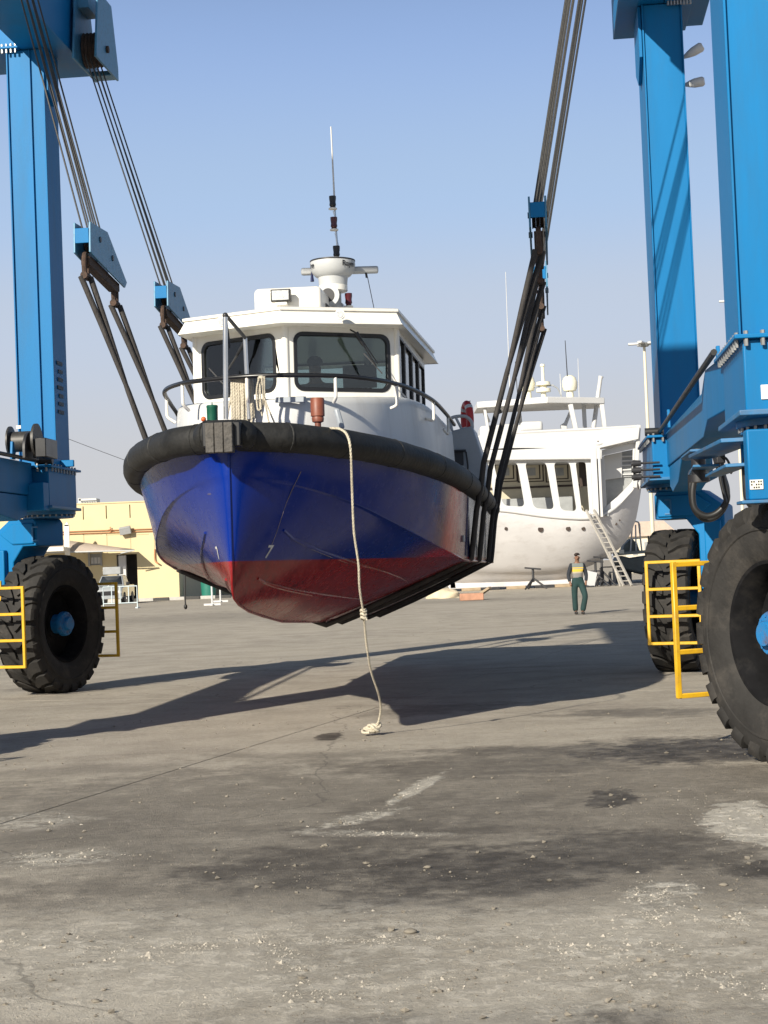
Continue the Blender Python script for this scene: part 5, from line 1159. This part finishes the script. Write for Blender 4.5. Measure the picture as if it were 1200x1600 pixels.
for px_, mt in ((735, m_wood), (765, m_dark), (805, m_wood), (850, m_dark), (880, m_wood)):
    p = YP(px_, 900, 2.6); b = B(); b.box(-.55, .55, -.4, .4, 0, .17); o_ = b.done('keel_block', mt, None, bevel=.02); o_.location = (p.x, p.y, 0)
    kb += 1; tag(o_, ['pale keel block under the yacht nearest the tarpaulin heap', 'dark keel block second from the left under the yacht', 'pale keel block left of the middle boat stand', 'dark keel block right of the middle boat stand', 'pale keel block hidden behind the walking man'][kb-1], 'keel block', 'timber blocks under the yacht keel')
lad = thing('extension_ladder', 'long aluminium ladder leaning from the ground against the side of the white yacht', 'ladder', (YP(980, 915, -2.6).x, YY-3.2, 0))
la = at(981, 919, YY-3.2); lb_ = at(922, 797, YY-.25); m_alu = M('aluminium', (.50, .47, .42), .45, .4, var=.1)
lo_ = (YP(980, 915, -2.6).x, YY-3.2, 0)
for dx_ in (-.22, .22):
    b = B(); b.bar(Vector((la.x+dx_, la.y, .02)), lb_+Vector((dx_, 0, 0)), .09, .12); b.done('rail', m_alu, lad, lo_)
for k in range(1, 16):
    p = Vector((la.x, la.y, .02)).lerp(lb_, k/16); b = B(); b.tube([p+Vector((-.22, 0, 0)), p+Vector((.22, 0, 0))], .03, 6); b.done('rung', m_alu, lad, lo_)
b = B(); b.bar(at(970, 918, YY-3.0), at(952, 862, YY-2.2), .08); b.done('stay', m_alu, lad, lo_)
m_tarp = M('beige_tarpaulin', (.62, .52, .36), .85, var=.2, vscale=2, bump=.6, bscale=3)
def blob(px_, py_, sx, sy, sz, mat, name, label, cat, seed=0, Y_=None, group=None):
    p = gp(px_, py_) if Y_ is None else at(px_, py_, Y_); b = B(); b.ball((0, 0, 0), 1, (1, 1, 1), 22, 14)
    for v in b.bm.verts:
        k = 1+.28*mnoise.noise(v.co*1.8+Vector((seed, 0, 0)))+.1*mnoise.noise(v.co*5); v.co = Vector((v.co.x*sx*k, v.co.y*sy*k, max(0, v.co.z*sz*k+sz*.25)))
    o = b.done(name, mat, smooth=70); o.location = (p.x, p.y, 0); return tag(o, label, cat, group)
blob(692, 935, .85, .5, .35, m_tarp, 'tarpaulin', 'beige crumpled tarpaulin heap on the ground below the stern of the blue boat', 'tarpaulin', 3)
p = gp(737, 938); b = B(); b.box(-.5, .5, -.3, .3, 0, .30); o_ = b.done('crate', M('terracotta_block', (.42, .22, .14), .8, var=.2), bevel=.03); o_.location = (p.x, p.y, 0); tag(o_, 'low reddish block on the ground right of the beige tarpaulin heap', 'block')
p = gp(750, 937); b = B(); b.bar((-.35, .3, .05), (.35, -.1, .5), .30, .10); o_ = b.done('plank', m_wood, bevel=.01); o_.location = (p.x+.1, p.y, 0); tag(o_, 'short pale plank leaning beside the reddish block under the yacht', 'plank')
b = B(); b.box(-.35, .35, -.03, .03, 0, .8); o_ = b.done('white_board', m_yw, bevel=.01); pq = at(919, 905, YY-2.0); o_.location = (pq.x, pq.y, max(0, pq.z-.35)); o_.rotation_euler = (0, .25, .2)
bt = B(); bt.box(-.3, .3, -.2, .2, 0, max(.05, pq.z-.36)); o2 = bt.done('trestle', m_dark, bevel=.01); o2.location = (pq.x, pq.y+.05, 0); tag(o2, 'dark trestle holding a white board behind the walking man', 'trestle'); tag(o_, 'white board resting behind the walking man under the yacht', 'board')
for (px_, w, h_, d_) in ((930, .9, .9, .5), (955, 1.1, 1.1, .4), (966, .9, .8, .6)):
    p = at(px_, 915, YY+.8); t = thing('work_bench', {930: 'dark work bench in the shadow behind the walking man', 955: 'taller dark work bench left of the ladder foot', 966: 'lowest dark work bench behind the ladder foot'}[px_], 'work bench', (p.x, p.y, 0))
    b = B(); b.box(-w/2, w/2, -d_/2, d_/2, h_-.07, h_); b.done('top', m_dark, t, bevel=.01)
    for sx in (-1, 1):
        for sy in (-1, 1): b = B(); b.box(sx*w/2-.05, sx*w/2+.05, sy*(d_/2-.05)-.04, sy*(d_/2-.05)+.04, 0, h_-.07); b.done('leg', m_dark, t)

# grey boat behind, with a frame on it, and pale house beyond
m_gb = M('grey_green_hull', (.10, .115, .11), .6, var=.15)
GY = 105.0; gc = at(1000, 905, GY); gb = thing('grey_boat', 'low grey-green boat parked right of the yacht, behind the far right wheel', 'boat', (gc.x, GY, 0))
go = (gc.x, GY, 0); b = B()
pl = [at(x, y, GY) for x, y in ((968, 868), (985, 872), (1010, 868), (1060, 862), (1060, 892), (1010, 898), (975, 890), (962, 878))]
b.prism([(p.x, p.z) for p in pl], 'y', GY-.4, GY+2.2); b.done('hull', m_gb, gb, go, bevel=.12, seg=3)
b = B(); q0, q1 = at(958, 866, GY-.45), at(1060, 858, GY-.45); b.bar(q0, q1, .14, .2); b.done('gunwale', M('grey_green_light', (.22, .25, .24), .6, var=.1), gb, go)
pl = [at(x, y, GY) for x, y in ((972, 866), (976, 852), (988, 840), (997, 850), (1002, 864))]; b = B(); b.prism([(p.x, p.z) for p in pl], 'y', GY+.2, GY+1.6); b.done('covered_console', m_gb, gb, go, bevel=.1)
for xs in ((985, 864, 988, 820), (1003, 862, 998, 818), (994, 862, 993, 820)):
    b = B(); b.tube([at(xs[0], xs[1], GY), at(xs[2], xs[3], GY)], .05, 6); b.done('frame_tube', m_radar, gb, go)
b = B(); b.tube(crom([at(986, 830, GY), at(988, 817, GY), at(994, 815, GY), at(999, 819, GY), at(1000, 835, GY)], 4), .05, 6); b.tube([at(985, 842, GY), at(1001, 841, GY)], .04, 6); b.done('frame_hoop', m_radar, gb, go)
b = B(); p = at(971, 862, GY-.5); b.box(p.x-.15, p.x+.15, GY-.6, GY-.5, p.z-.12, p.z+.12); b.done('yellow_box', m_label, gb, go)
for px_ in (975, 1030):
    p = at(px_, 905, GY); b = B(); b.box(p.x-.5, p.x+.5, GY, GY+1.5, 0, .95); b.done('cradle', m_dark, gb, go, bevel=.02)
b = B(); p = at(1015, 880, GY-3); b.tube([(p.x, p.y, 0), (p.x, p.y, at(1015, 837, GY-3).z)], .05, 6); o_ = b.done('black_pole', m_dark); tag(o_, 'thin black upright pole left of the far right wheel', 'pole')
HY = 170.0; hc = at(1005, 880, HY); hs_ = thing('pale_house', 'small pale house with low roof far behind the grey boat', 'house', (hc.x, HY, 0)); ho = (hc.x, HY, 0)
x0, x1 = at(978, 860, HY).x, at(1055, 860, HY).x; zt = at(1000, 838, HY).z
m_house = M('house_wall', (.66, .60, .48), .7, var=.05)
b = B(); b.box(x0, x1, HY, HY+9, 0, zt); b.done('wall', m_house, hs_, ho)
b = B(); b.prism([(x0-.5, zt), ((x0+x1)/2-1.4, zt+1.5), ((x0+x1)/2+1.4, zt+1.5), (x1+.5, zt)], 'y', HY-.4, HY+9.4); b.done('roof', M('house_roof', (.50, .40, .33), .8, var=.1), hs_, ho)
for k in range(4): b = B(); b.box(x0+.7+k*1.2, x0+1.2+k*1.2, HY-.05, HY+.02, zt-1.9, zt-.6); b.done('window', m_ygr, hs_, ho)

# ================================================================== YELLOW BUILDING, CANOPY, KERB
m_wall = M('yellow_render', (.62, .52, .31), .8, var=.035, vscale=.8, bump=.1, bscale=30, dirt=(.55, .45, .27), dscale=.3, damt=.5)
m_groove = M('groove_render', (.50, .42, .25), .9, var=.05)
WY = 110.0; wl_ = at(60, 938, WY).x-22; wr = at(281, 938, WY).x; wt = at(190, 786, WY).z
bo = (wr, WY, 0); bld = thing('yellow_building', 'long flat-roofed yellow building in the distance on the left', 'building', bo)
x0d, x1d = at(183, 900, WY).x, at(215, 900, WY).x; zd = at(200, 866, WY).z
outer = [(wl_, 0), (x0d, 0), (x0d, zd), (x1d, zd), (x1d, 0), (wr, 0), (wr, wt), (wl_, wt)]
wx0, wx1, wz0, wz1 = at(141, 875, WY).x, at(157, 875, WY).x, at(150, 883, WY).z, at(150, 865, WY).z
gro = []
for gx in (-30, -27.0, -24, -21.9, at(130, 800, WY).x, at(166, 800, WY).x, at(203, 800, WY).x, at(240, 800, WY).x):
    gro.append([(gx-.035, wt-1.0), (gx+.035, wt-1.0), (gx+.035, wt-.12), (gx-.035, wt-.12)])
plate(outer, [[(wx0, wz0), (wx1, wz0), (wx1, wz1), (wx0, wz1)]]+gro, .3, 'front_wall', m_wall, bld, Matrix.Translation((-bo[0], -bo[1], 0))@basis(Vector((0, WY+.15, 0)), (1, 0, 0), (0, 0, 1)))
b = B(); b.box(wl_, wr-.3, WY+.32, WY+.5, wt-1.2, wt-.05); b.done('groove_backing', m_groove, bld, bo)
b = B(); b.box(wr-.3, wr, WY+.31, WY+17, 0, wt); b.done('side_wall', M('side_render_shaded', (.50, .45, .30), .85, var=.06), bld, bo)  # darker copy of the yellow render: shade of this side put into its colour
b = B(); b.box(wl_, wr-.31, WY+.51, WY+16.7, wt-.5, wt-.3); b.done('roof_slab', m_wall, bld, bo)
b = B(); b.box(wl_-.04, wr+.04, WY-.05, WY+.34, wt, wt+.10); b.done('coping', m_wall, bld, bo, bevel=.02)
for k, gx in enumerate((130, 166, 203, 240)):        # shallow recessed panels drawn by grooves
    xa = at(gx, 840, WY).x; xb = xa+1.25; za, zb = at(gx, 866, WY).z, at(gx, 835, WY).z
    for q in ((xa, xa+.05, za, zb), (xa, xb, zb-.05, zb)):
        b = B(); b.box(q[0], q[1], WY-.02, WY-.003, q[2], q[3]); b.done('panel_moulding', m_groove, bld, bo)
m_pipe = M('copper_pipe', (.40, .17, .07), .5, var=.1)
for py_ in (830.5, 834.0):
    a, c_ = at(60, py_+2, WY), at(281, py_-5.5, WY); b = B(); b.tube([(wl_+1, WY-.08, a.z-.1), (a.x, WY-.08, a.z), (c_.x, WY-.08, c_.z)], .035, 6); b.done('pipe', m_pipe, bld, bo)
p = at(173, 828, WY); b = B(); b.bar((p.x-.15, WY-.15, p.z), (p.x+.15, WY-.15, p.z), .06); b.bar((p.x, WY-.15, p.z-.15), (p.x, WY-.15, p.z+.2), .06); b.done('valve', m_pipe, bld, bo)
p = at(197, 829, WY); b = B(); b.obox((p.x, WY-.35, p.z), (.75, .3, .5), Matrix.Rotation(.3, 3, 'X')@Matrix.Rotation(-.15, 3, 'Y')); b.bar((p.x-.3, WY-.2, p.z+.15), (p.x-.3, WY, p.z+.15), .06); b.done('floodlight', m_ygr, bld, bo, bevel=.04)
b = B(); b.box(x0d, x1d, WY+1.6, WY+1.7, 0, zd+.2); b.box(x0d, x0d+.02, WY+.31, WY+1.6, 0, zd); b.done('doorway_recess', m_int, bld, bo)
b = B(); a = at(185.5, 900, WY-.2); c_ = at(197, 900, WY-.2); b.box(a.x, c_.x, WY-.12, WY-.0+.25, 0, at(190, 868, WY).z); b.done('white_door', m_yw, bld, bo, bevel=.02)
b = B(); b.box(wx0, wx1, WY+.12, WY+.2, wz0, wz1); wf = b.done('window', m_ygr, bld, bo)
for k in range(3): b = B(); xx = lerp(wx0, wx1, (k+.5)/3); b.box(xx-.09, xx+.09, WY+.08, WY+.118, wz0+.1, wz1-.25); b.done('pane', m_yw, wf, (0, 0, 0)).location = (-bo[0]+bo[0]*0, 0, 0) if False else (-bo[0], -bo[1], 0)
b = B(); b.box(wx0-.12, wx0, WY-.1, WY-.002, wz0-.05, wz1+.1); b.box(wx1, wx1+.12, WY-.1, WY-.002, wz0-.05, wz1+.1); b.box(wx0-.12, wx1+.12, WY-.1, WY-.002, wz1+.101, wz1+.22); b.done('window_surround', m_ygr, bld, bo)
ax0, ax1 = at(124, 785, WY+6).x, at(151, 785, WY+6).x; az = at(137, 779, WY+6).z; b = B(); b.box(ax0, ax1, WY+6, WY+7.4, wt-.3, az); acu = b.done('rooftop_unit', m_radar, bld, bo, bevel=.02)
b = B(); b.box(ax0-.05, ax0+.12, WY+5.9, WY+5.99, wt-.3, az+.05); b.box(ax0, ax1, WY+5.9, WY+5.99, az-.14, az); b.done('unit_frame', m_yw, acu, (0, 0, 0)).location = (-bo[0], -bo[1], 0)
for k in range(6): b = B(); xx = lerp(ax0, ax1, (k+1)/7); b.box(xx-.05, xx+.05, WY+5.92, WY+5.99, wt-.2, az-.2); b.done('grille_bar', m_ygr, acu, (0, 0, 0)).location = (-bo[0], -bo[1], 0)
b = B(); q = at(243, 880, WY); b.tube(crom([(q.x, WY-.1, at(241, 858, WY).z), (q.x, WY-.1, at(241, 876, WY).z), (q.x+.25, WY-.25, at(243, 881, WY).z)], 4), .05, 6); b.done('spout', m_pipe, bld, bo)
# canopy with fabric shade
CY_ = 108.9; cp = thing('shade_canopy', 'beige fabric shade canopy on a white post before the yellow building', 'canopy', (at(105, 862, CY_).x, CY_, 0)); co = (at(105, 862, CY_).x, CY_, 0)
m_fab = M('shade_fabric', (.40, .33, .27), .9, var=.05)
pts = [at(x, y, CY_) for x, y in ((30, 832), (108, 838), (140, 845), (208, 858), (108, 862), (30, 864))]
rows = []
for i in range(13):
    t = i/12; x = lerp(pts[0].x-4, pts[3].x, t); zt_ = lerp(pts[0].z, pts[3].z, max(0, (t-.35)/.65)**.9) if t > .35 else pts[0].z
    ze = lerp(pts[5].z, pts[3].z, t)-.05*math.sin(PI*t); rows.append([Vector((x, CY_-.95, ze)), Vector((x, CY_-.5, lerp(ze, zt_, .6))), Vector((x, CY_, zt_)), Vector((x, CY_+.4, lerp(ze, zt_, .6))), Vector((x, CY_+.8, ze))])
b = B(); b.loft(rows, False, False); fb_ = b.done('shade_fabric', m_fab, cp, co, smooth=60); sd_ = fb_.modifiers.new('s', 'SOLIDIFY'); sd_.thickness = .02
a, c_ = at(66, 862, CY_-1.0), at(210, 860, CY_-1.0); b = B(); b.tube([(a.x-6, CY_-1.0, a.z), (c_.x, CY_-1.0, c_.z)], .05, 8); b.tube([(c_.x-.9, CY_-1.0, c_.z-.15), (c_.x, CY_-1.0, c_.z)], .04, 6); b.done('edge_tube', m_radar, cp, co)
p = at(105, 850, CY_-1.2); b = B(); b.box(p.x-.16, p.x+.16, p.y-.1, p.y+.1, 0, at(105, 820, CY_-1.2).z); b.prism([(p.x-.16, at(105, 822, CY_-1.2).z), (p.x+.16, at(105, 822, CY_-1.2).z), (p.x+.05, at(105, 815, CY_-1.2).z)], 'y', p.y-.1, p.y+.1); b.done('post', m_cream, cp, co)
b = B(); q = at(66, 860, CY_-1.2); r_ = at(108, 859, CY_-1.2); b.box(q.x-2, r_.x, CY_-3.1, CY_-1.25, q.z-.12, q.z+.14); b.done('beam', m_cream, cp, co)
# striped kerb
kb_ = tag(B().box(wl_, at(352, 930, WY-1).x, WY-2.4, WY-.02, -.01, .12).done('pavement', M('pavement_grey', (.30, .27, .22), .85, var=.12)), kind='structure')
m_kw = M('kerb_white', (.42, .41, .38), .7, var=.12, vscale=4); m_kk = M('kerb_black', (.05, .048, .045), .7, var=.2, vscale=4)
kx = wl_; kmesh = {}; i = 0
while kx < at(352, 930, WY-2.6).x:
    mt = m_kw if i % 2 else m_kk
    if mt.name not in kmesh: o_ = B().box(0, .96, -.25, 0, -.02, .2).done('kerb_stone', mt, kb_, bevel=.02); kmesh[mt.name] = o_
    else: o_ = kmesh[mt.name].copy(); COL.objects.link(o_)
    o_.location = (kx, WY-2.402, 0); kx += 1.0; i += 1
# far wall behind the bow
fw = B(); fx0, fx1 = wr+.05, at(420, 920, 128).x; fw.box(fx0+.1, fx1, 128, 128.3, 0, at(300, 904, 128).z); o_ = fw.done('boundary_wall', M('boundary_wall', (.36, .32, .21), .85, var=.06)); tag(o_, 'dull olive boundary wall behind the blue boat bow, right of the yellow building', 'wall')
gbn = at(326, 925, 112); b = B(); b.lathe([(.001, 0), (.45, 0), (.48, .3), (.52, 1.0), (.52, 1.25), (.45, 1.3), (.001, 1.3)], 22); o_ = b.done('green_bin', M('bin_green', (.02, .16, .12), .5, var=.1), smooth=40); o_.location = (gbn.x, 112, 0); tag(o_, 'green bin by the striped kerb just under the bow', 'bin')
blob(222, 938, .85, .5, .55, m_orange, 'orange_cover', 'orange plastic heap on the kerb beside the dark doorway', 'cover', 5)
# barriers: white sign feet and blue-white crowd barrier
BYD = 84.0
def bar_barrier(px0, px1, label, nb):
    a, c_ = at(px0, 950, BYD), at(px1, 950, BYD); t = thing('crowd_barrier', label, 'barrier', ((a.x+c_.x)/2, BYD, 0), 0); oo = ((a.x+c_.x)/2, BYD, 0); m_ = M('barrier_pale_blue', (.52, .60, .62), .45, var=.08)
    b = B(); b.tube([(a.x, BYD, .02), (a.x, BYD, 1.12), (c_.x, BYD, 1.12), (c_.x, BYD, .02)], .035, 6); b.tube([(a.x, BYD, .28), (c_.x, BYD, .28)], .03, 6); b.done('frame', m_, t, oo)
    for k in range(1, nb): xx = lerp(a.x, c_.x, k/nb); b = B(); b.tube([(xx, BYD, .28), (xx, BYD, 1.12)], .028, 6); b.done('bar', m_, t, oo)
    for xx in (a.x, c_.x): b = B(); b.box(xx-.06, xx+.06, BYD-.35, BYD+.35, 0, .06); b.done('foot', m_, t, oo)
bar_barrier(162, 215, 'pale blue steel crowd barrier standing before the parked pickup', 4)
for (px_, lb2, Yq) in ((332, 'white T-shaped sign foot under the bow, larger of the pair', 83.0), (345, 'white T-shaped sign foot under the bow, smaller and farther one', 92.0)):
    p = at(px_, 950, Yq); t = thing('sign_foot', lb2, 'sign stand', (p.x, Yq, 0)); b = B(); b.tube([(0, 0, .05), (0, 0, 1.35)], .05, 6); b.done('post', m_yw, t); b = B(); b.box(-.42, .42, -.06, .06, 0, .10); b.done('foot', m_yw, t)
    b = B(); b.box(-.05, .05, -.4, .4, 0, .08); b.done('foot', m_yw, t)
# parked pickup, front towards the camera
PY = 99.0; pc = at(168, 940, PY); pk = thing('pickup_truck', 'silver pickup parked before the yellow wall right of the left wheel, load on its roof', 'pickup', (pc.x, PY, 0)); po = (0, 0, 0)
m_car = M('car_silver', (.30, .32, .33), .25, var=.04, coat=.5); m_cg = M('car_glass', (.03, .035, .04), .1, var=.1)
b = B(); prof = [(0, .35), (0, .85), (.12, 1.02), (1.15, 1.12), (1.35, 1.15), (5.0, 1.15), (5.0, .4)]
b.prism([(y, z) for y, z in prof], 'x', -.88, .88); b.done('body', m_car, pk, po, bevel=.08, seg=3)
b = B(); b.loft([[Vector((-.82, 1.25, 1.10)), Vector((.82, 1.25, 1.10)), Vector((.86, 3.2, 1.10)), Vector((-.86, 3.2, 1.10))], [Vector((-.62, 1.85, 1.72)), Vector((.62, 1.85, 1.72)), Vector((.66, 3.0, 1.74)), Vector((-.66, 3.0, 1.74))]], True, True); b.done('cab', m_car, pk, po, bevel=.05)
b = B(); b.face([(-.70, 1.31, 1.15), (.70, 1.31, 1.15), (.56, 1.80, 1.66), (-.56, 1.80, 1.66)]); w_ = b.done('windscreen', m_cg, pk, po); w_.location = (0, -.03, .02); md = w_.modifiers.new('s', 'SOLIDIFY'); md.thickness = .01
b = B(); b.box(-.55, .55, -.03, .0, .55, .80); b.done('grille', m_black, pk, po, bevel=.02)
b = B(); b.box(-.90, .90, -.10, -.031, .32, .50); b.done('bumper', m_car, pk, po, bevel=.04)
for sx in (-1, 1):
    b = B(); b.box(sx*.60 if sx > 0 else -.86, .86 if sx > 0 else -.60, -.04, .05, .62, .82); b.done('headlight', m_lamp, pk, po, bevel=.03)
    for yy in (.95, 4.0): b = B(); b.cyl((sx*.70, yy, .36), (sx*.92, yy, .36), .36, 20); b.done('wheel', m_dark, pk, po, bevel=.03)
    b = B(); b.box(sx*1.0-.1, sx*1.0+.1, 1.5, 1.6, 1.12, 1.32); b.done('mirror', m_black, pk, po, bevel=.03)
b = B(); b.box(-.55, .55, 1.9, 2.9, 1.78, 2.25); o_ = b.done('roof_load', m_ygr, pk, po, bevel=.05)
# lamp posts
def lamp_post(px_, pyt, Y_, label, r=.13):
    p = at(px_, 880, Y_); zt = at(px_-12, pyt, Y_).z; t = thing('lamp_post', label, 'lamp post', (p.x, Y_, 0)); m_ = M('post_cream', (.66, .60, .46), .5, var=.05)
    b = B(); b.tube([(0, 0, 0), (0, 0, zt)], [r*1.2, r*.75], 10); b.done('pole', m_, t)
    b = B(); b.lathe([(.001, zt-.25), (.3, zt-.2), (.45, zt+.0), (.2, zt+.1), (.001, zt+.12)], 14); b.done('lamp_ring', m_ygr, t)
    for k in range(5): a = k*2*PI/5+.5; b = B(); b.obox((math.cos(a)*.75, math.sin(a)*.75, zt+.02), (.75, .32, .16), Matrix.Rotation(a, 3, 'Z')); b.done('lamp_head', m_yw, t, bevel=.04)
lamp_post(1022, 537, 118, 'tall cream lamp post with a ring of lamps behind the far right leg')
lamp_post(1164, 470, 140, 'second cream lamp post, seen between the far and the near right wheels', .12)
# overhead wire
pp0 = at(60, 668, 150); pp1 = at(420, 790, 150)
b = B(); b.tube(crom([(pp0.x, 150, pp0.z), (lerp(pp0.x, pp1.x, .5), 150, lerp(pp0.z, pp1.z, .5)-.35), (pp1.x, 150, pp1.z)], 8), .025, 5); o_ = b.done('overhead_wire', m_dark)
tag(o_, 'thin overhead wire crossing the sky above the yellow building', 'wire')

# ================================================================== PEOPLE
m_skin = M('skin_brown', (.20, .10, .06), .55, var=.08); m_hair = M('hair_dark', (.03, .018, .014), .8, var=.2)
m_trou = M('trousers_green', (.010, .035, .034), .85, var=.2, vscale=6, bump=.6, bscale=12); m_shoe = M('shoe_dark', (.03, .025, .022), .6, var=.2)
def skinmesh(name, verts, edges, radii, mat, parent, root=0, sub=2):
    me = bpy.data.meshes.new(name); me.from_pydata(verts, edges, []); o = bpy.data.objects.new(name, me); COL.objects.link(o)
    md = o.modifiers.new('skin', 'SKIN'); md.use_smooth_shade = True
    for i, v in enumerate(me.skin_vertices[0].data):
        r = radii[i]; v.radius = r if isinstance(r, tuple) else (r, r); v.use_root = (i == root); v.use_loose = False
    sb = o.modifiers.new('sub', 'SUBSURF'); sb.levels = sub; sb.render_levels = sub
    dg = bpy.context.evaluated_depsgraph_get(); me2 = bpy.data.meshes.new_from_object(o.evaluated_get(dg)); bpy.data.objects.remove(o)
    o = bpy.data.objects.new(name, me2); COL.objects.link(o); me2.materials.clear(); me2.materials.append(mat); me2.shade_smooth(); o.parent = parent
    return o
def jacket_mat():
    m, n, l, b = new_mat('sweater_banded'); tc = n.new('ShaderNodeTexCoord'); sp = n.new('ShaderNodeSeparateXYZ'); l.new(tc.outputs['Object'], sp.inputs[0])
    r = n.new('ShaderNodeValToRGB'); r.color_ramp.interpolation = 'CONSTANT'; mr = n.new('ShaderNodeMapRange'); mr.inputs[1].default_value = .8; mr.inputs[2].default_value = 1.6; l.new(sp.outputs[2], mr.inputs[0]); l.new(mr.outputs[0], r.inputs[0])
    e = r.color_ramp.elements; e[0].position = 0; e[0].color = (.20, .19, .18, 1); e[1].position = (1.15-.8)/.8; e[1].color = (.40, .35, .24, 1)
    for z_, c in ((1.19, (.62, .43, .05)), (1.26, (.30, .27, .24)), (1.285, (.62, .43, .05)), (1.31, (.17, .19, .18))): k = e.new((z_-.8)/.8); k.color = c+(1,)
    ab = n.new('ShaderNodeMath'); ab.operation = 'ABSOLUTE'; l.new(sp.outputs[0], ab.inputs[0]); gt = n.new('ShaderNodeMath'); gt.operation = 'GREATER_THAN'; gt.inputs[1].default_value = .155; l.new(ab.outputs[0], gt.inputs[0])
    mx = n.new('ShaderNodeMixRGB'); l.new(gt.outputs[0], mx.inputs[0]); l.new(r.outputs[0], mx.inputs[1]); mx.inputs[2].default_value = (.018, .022, .03, 1); l.new(mx.outputs[0], b.inputs['Base Color']); b.inputs['Roughness'].default_value = .85
    return m
mp_ = gp(905, 960)
man = thing('person', 'man in yellow-banded sweater and dark green trousers walking on the concrete before the yacht', 'person', (mp_.x, mp_.y, 0), 0.08)
# facing the camera (-Y); right leg (viewer's right) steps forward
body_v = [(0, 0, .95), (0, 0, 1.12), (0, 0, 1.32), (0, -.01, 1.44), (0, -.03, 1.50), (0, -.045, 1.56), (0, -.045, 1.64),
 (.10, 0, .90), (.16, -.20, .50), (.07, -.12, .10), (.07, -.24, .055), (-.10, 0, .90), (-.10, .02, .50), (-.08, .10, .10), (-.08, -.02, .06),
 (.19, 0, 1.38), (.25, .03, 1.10), (.22, -.04, .88), (.205, -.08, .80), (-.19, 0, 1.38), (-.25, .03, 1.10), (-.22, -.04, .88), (-.205, -.08, .80)]
body_e = [(0, 1), (1, 2), (2, 3), (3, 4), (4, 5), (5, 6), (0, 7), (7, 8), (8, 9), (9, 10), (0, 11), (11, 12), (12, 13), (13, 14), (2, 15), (15, 16), (16, 17), (17, 18), (2, 19), (19, 20), (20, 21), (21, 22)]
body_r = [(.13, .09), (.125, .09), (.14, .10), .06, .052, (.075, .085), (.068, .08), .08, .055, .038, .035, .08, .055, .038, .035, .055, .042, .032, .036, .055, .042, .032, .036]
body = skinmesh('body', body_v, body_e, body_r, m_skin, man)
b = B(); b.ball((0, -.045, 1.665), .088, (.92, 1.02, .62), 16, 8); 
for v in b.bm.verts: v.co.z = max(v.co.z, 1.635+.02*math.sin(v.co.x*30)+max(0, (-v.co.y-.05))*.6)
b.done('hair', m_hair, man, smooth=70)
b = B(); b.ball((0, -.137, 1.575), .016, (.8, 1.1, 1.5), 8, 6); b.done('nose', m_skin, man, smooth=70)
for sx in (-1, 1):
    b = B(); b.ball((sx*.03, -.118, 1.60), .011, (1.3, .7, .7), 8, 6); b.done('eye', m_hair, man)
    b = B(); b.ball((sx*.078, -.04, 1.58), .022, (.4, .8, 1.3), 8, 6); b.done('ear', m_skin, man, smooth=70)
b = B(); b.ball((0, -.124, 1.545), .028, (1.2, .35, .28), 10, 6); b.done('moustache', m_hair, man)
for (fx, fy, rz_) in ((.07, -.17, 0), (-.08, .04, 0)):
    b = B(); b.ball((fx, fy-.04, .045), .06, (.8, 2.2, .75), 14, 8)
    for v in b.bm.verts: v.co.z = max(0.0, v.co.z)
    b.done('shoe', m_shoe, man, smooth=60)
skinmesh('trousers', [(0, 0, .90), (0, 0, 1.10), (.10, 0, .86), (.16, -.19, .50), (.072, -.13, .07), (-.10, 0, .86), (-.10, .02, .50), (-.08, .08, .07)], [(0, 1), (0, 2), (2, 3), (3, 4), (0, 5), (5, 6), (6, 7)], [(.165, .12), (.15, .11), .11, .085, .085, .11, .085, .085], m_trou, man)
skinmesh('sweater', [(0, 0, .88), (0, 0, 1.15), (0, 0, 1.34), (0, -.01, 1.43), (.17, 0, 1.37), (.255, .03, 1.10), (.225, -.03, .90), (-.17, 0, 1.37), (-.255, .03, 1.10), (-.225, -.03, .90)], [(0, 1), (1, 2), (2, 3), (2, 4), (4, 5), (5, 6), (2, 7), (7, 8), (8, 9)], [(.16, .115), (.155, .115), (.16, .12), .075, .075, .058, .050, .075, .058, .050], jacket_mat(), man)
# helmsman, seen as a dark shape through the windscreen
hp = LY(493, 575, .3); hl_ = thing('person', 'person in dark clothes standing at the helm, seen through the right windscreen', 'person', L2W((hp.x, .3, hp.z-1.60)), -YAW)
dark_cl = M('dark_clothes', (.03, .03, .032), .9, var=.2)
hb2 = skinmesh('body', body_v, body_e, body_r, m_skin, hl_)
b = B(); b.ball((0, -.045, 1.66), .09, (.95, 1.05, .7), 14, 8); b.done('hair', m_hair, hl_, smooth=70)
skinmesh('jacket', [(0, 0, 1.0), (0, 0, 1.15), (0, 0, 1.34), (0, -.01, 1.43), (.17, 0, 1.37), (.255, .03, 1.10), (.225, -.03, .90), (-.17, 0, 1.37), (-.255, .03, 1.10), (-.225, -.03, .90)], [(0, 1), (1, 2), (2, 3), (2, 4), (4, 5), (5, 6), (2, 7), (7, 8), (8, 9)], [(.16, .115), (.155, .115), (.16, .12), .075, .075, .058, .050, .075, .058, .050], dark_cl, hl_)
skinmesh('trousers', [(0, 0, .90), (0, 0, 1.10), (.10, 0, .86), (.125, -.02, .50), (.118, -.02, .10), (-.10, 0, .86), (-.105, .03, .50), (-.10, .02, .12)], [(0, 1), (0, 2), (2, 3), (3, 4), (0, 5), (5, 6), (6, 7)], [(.165, .12), (.15, .11), .11, .085, .085, .11, .085, .085], dark_cl, hl_)
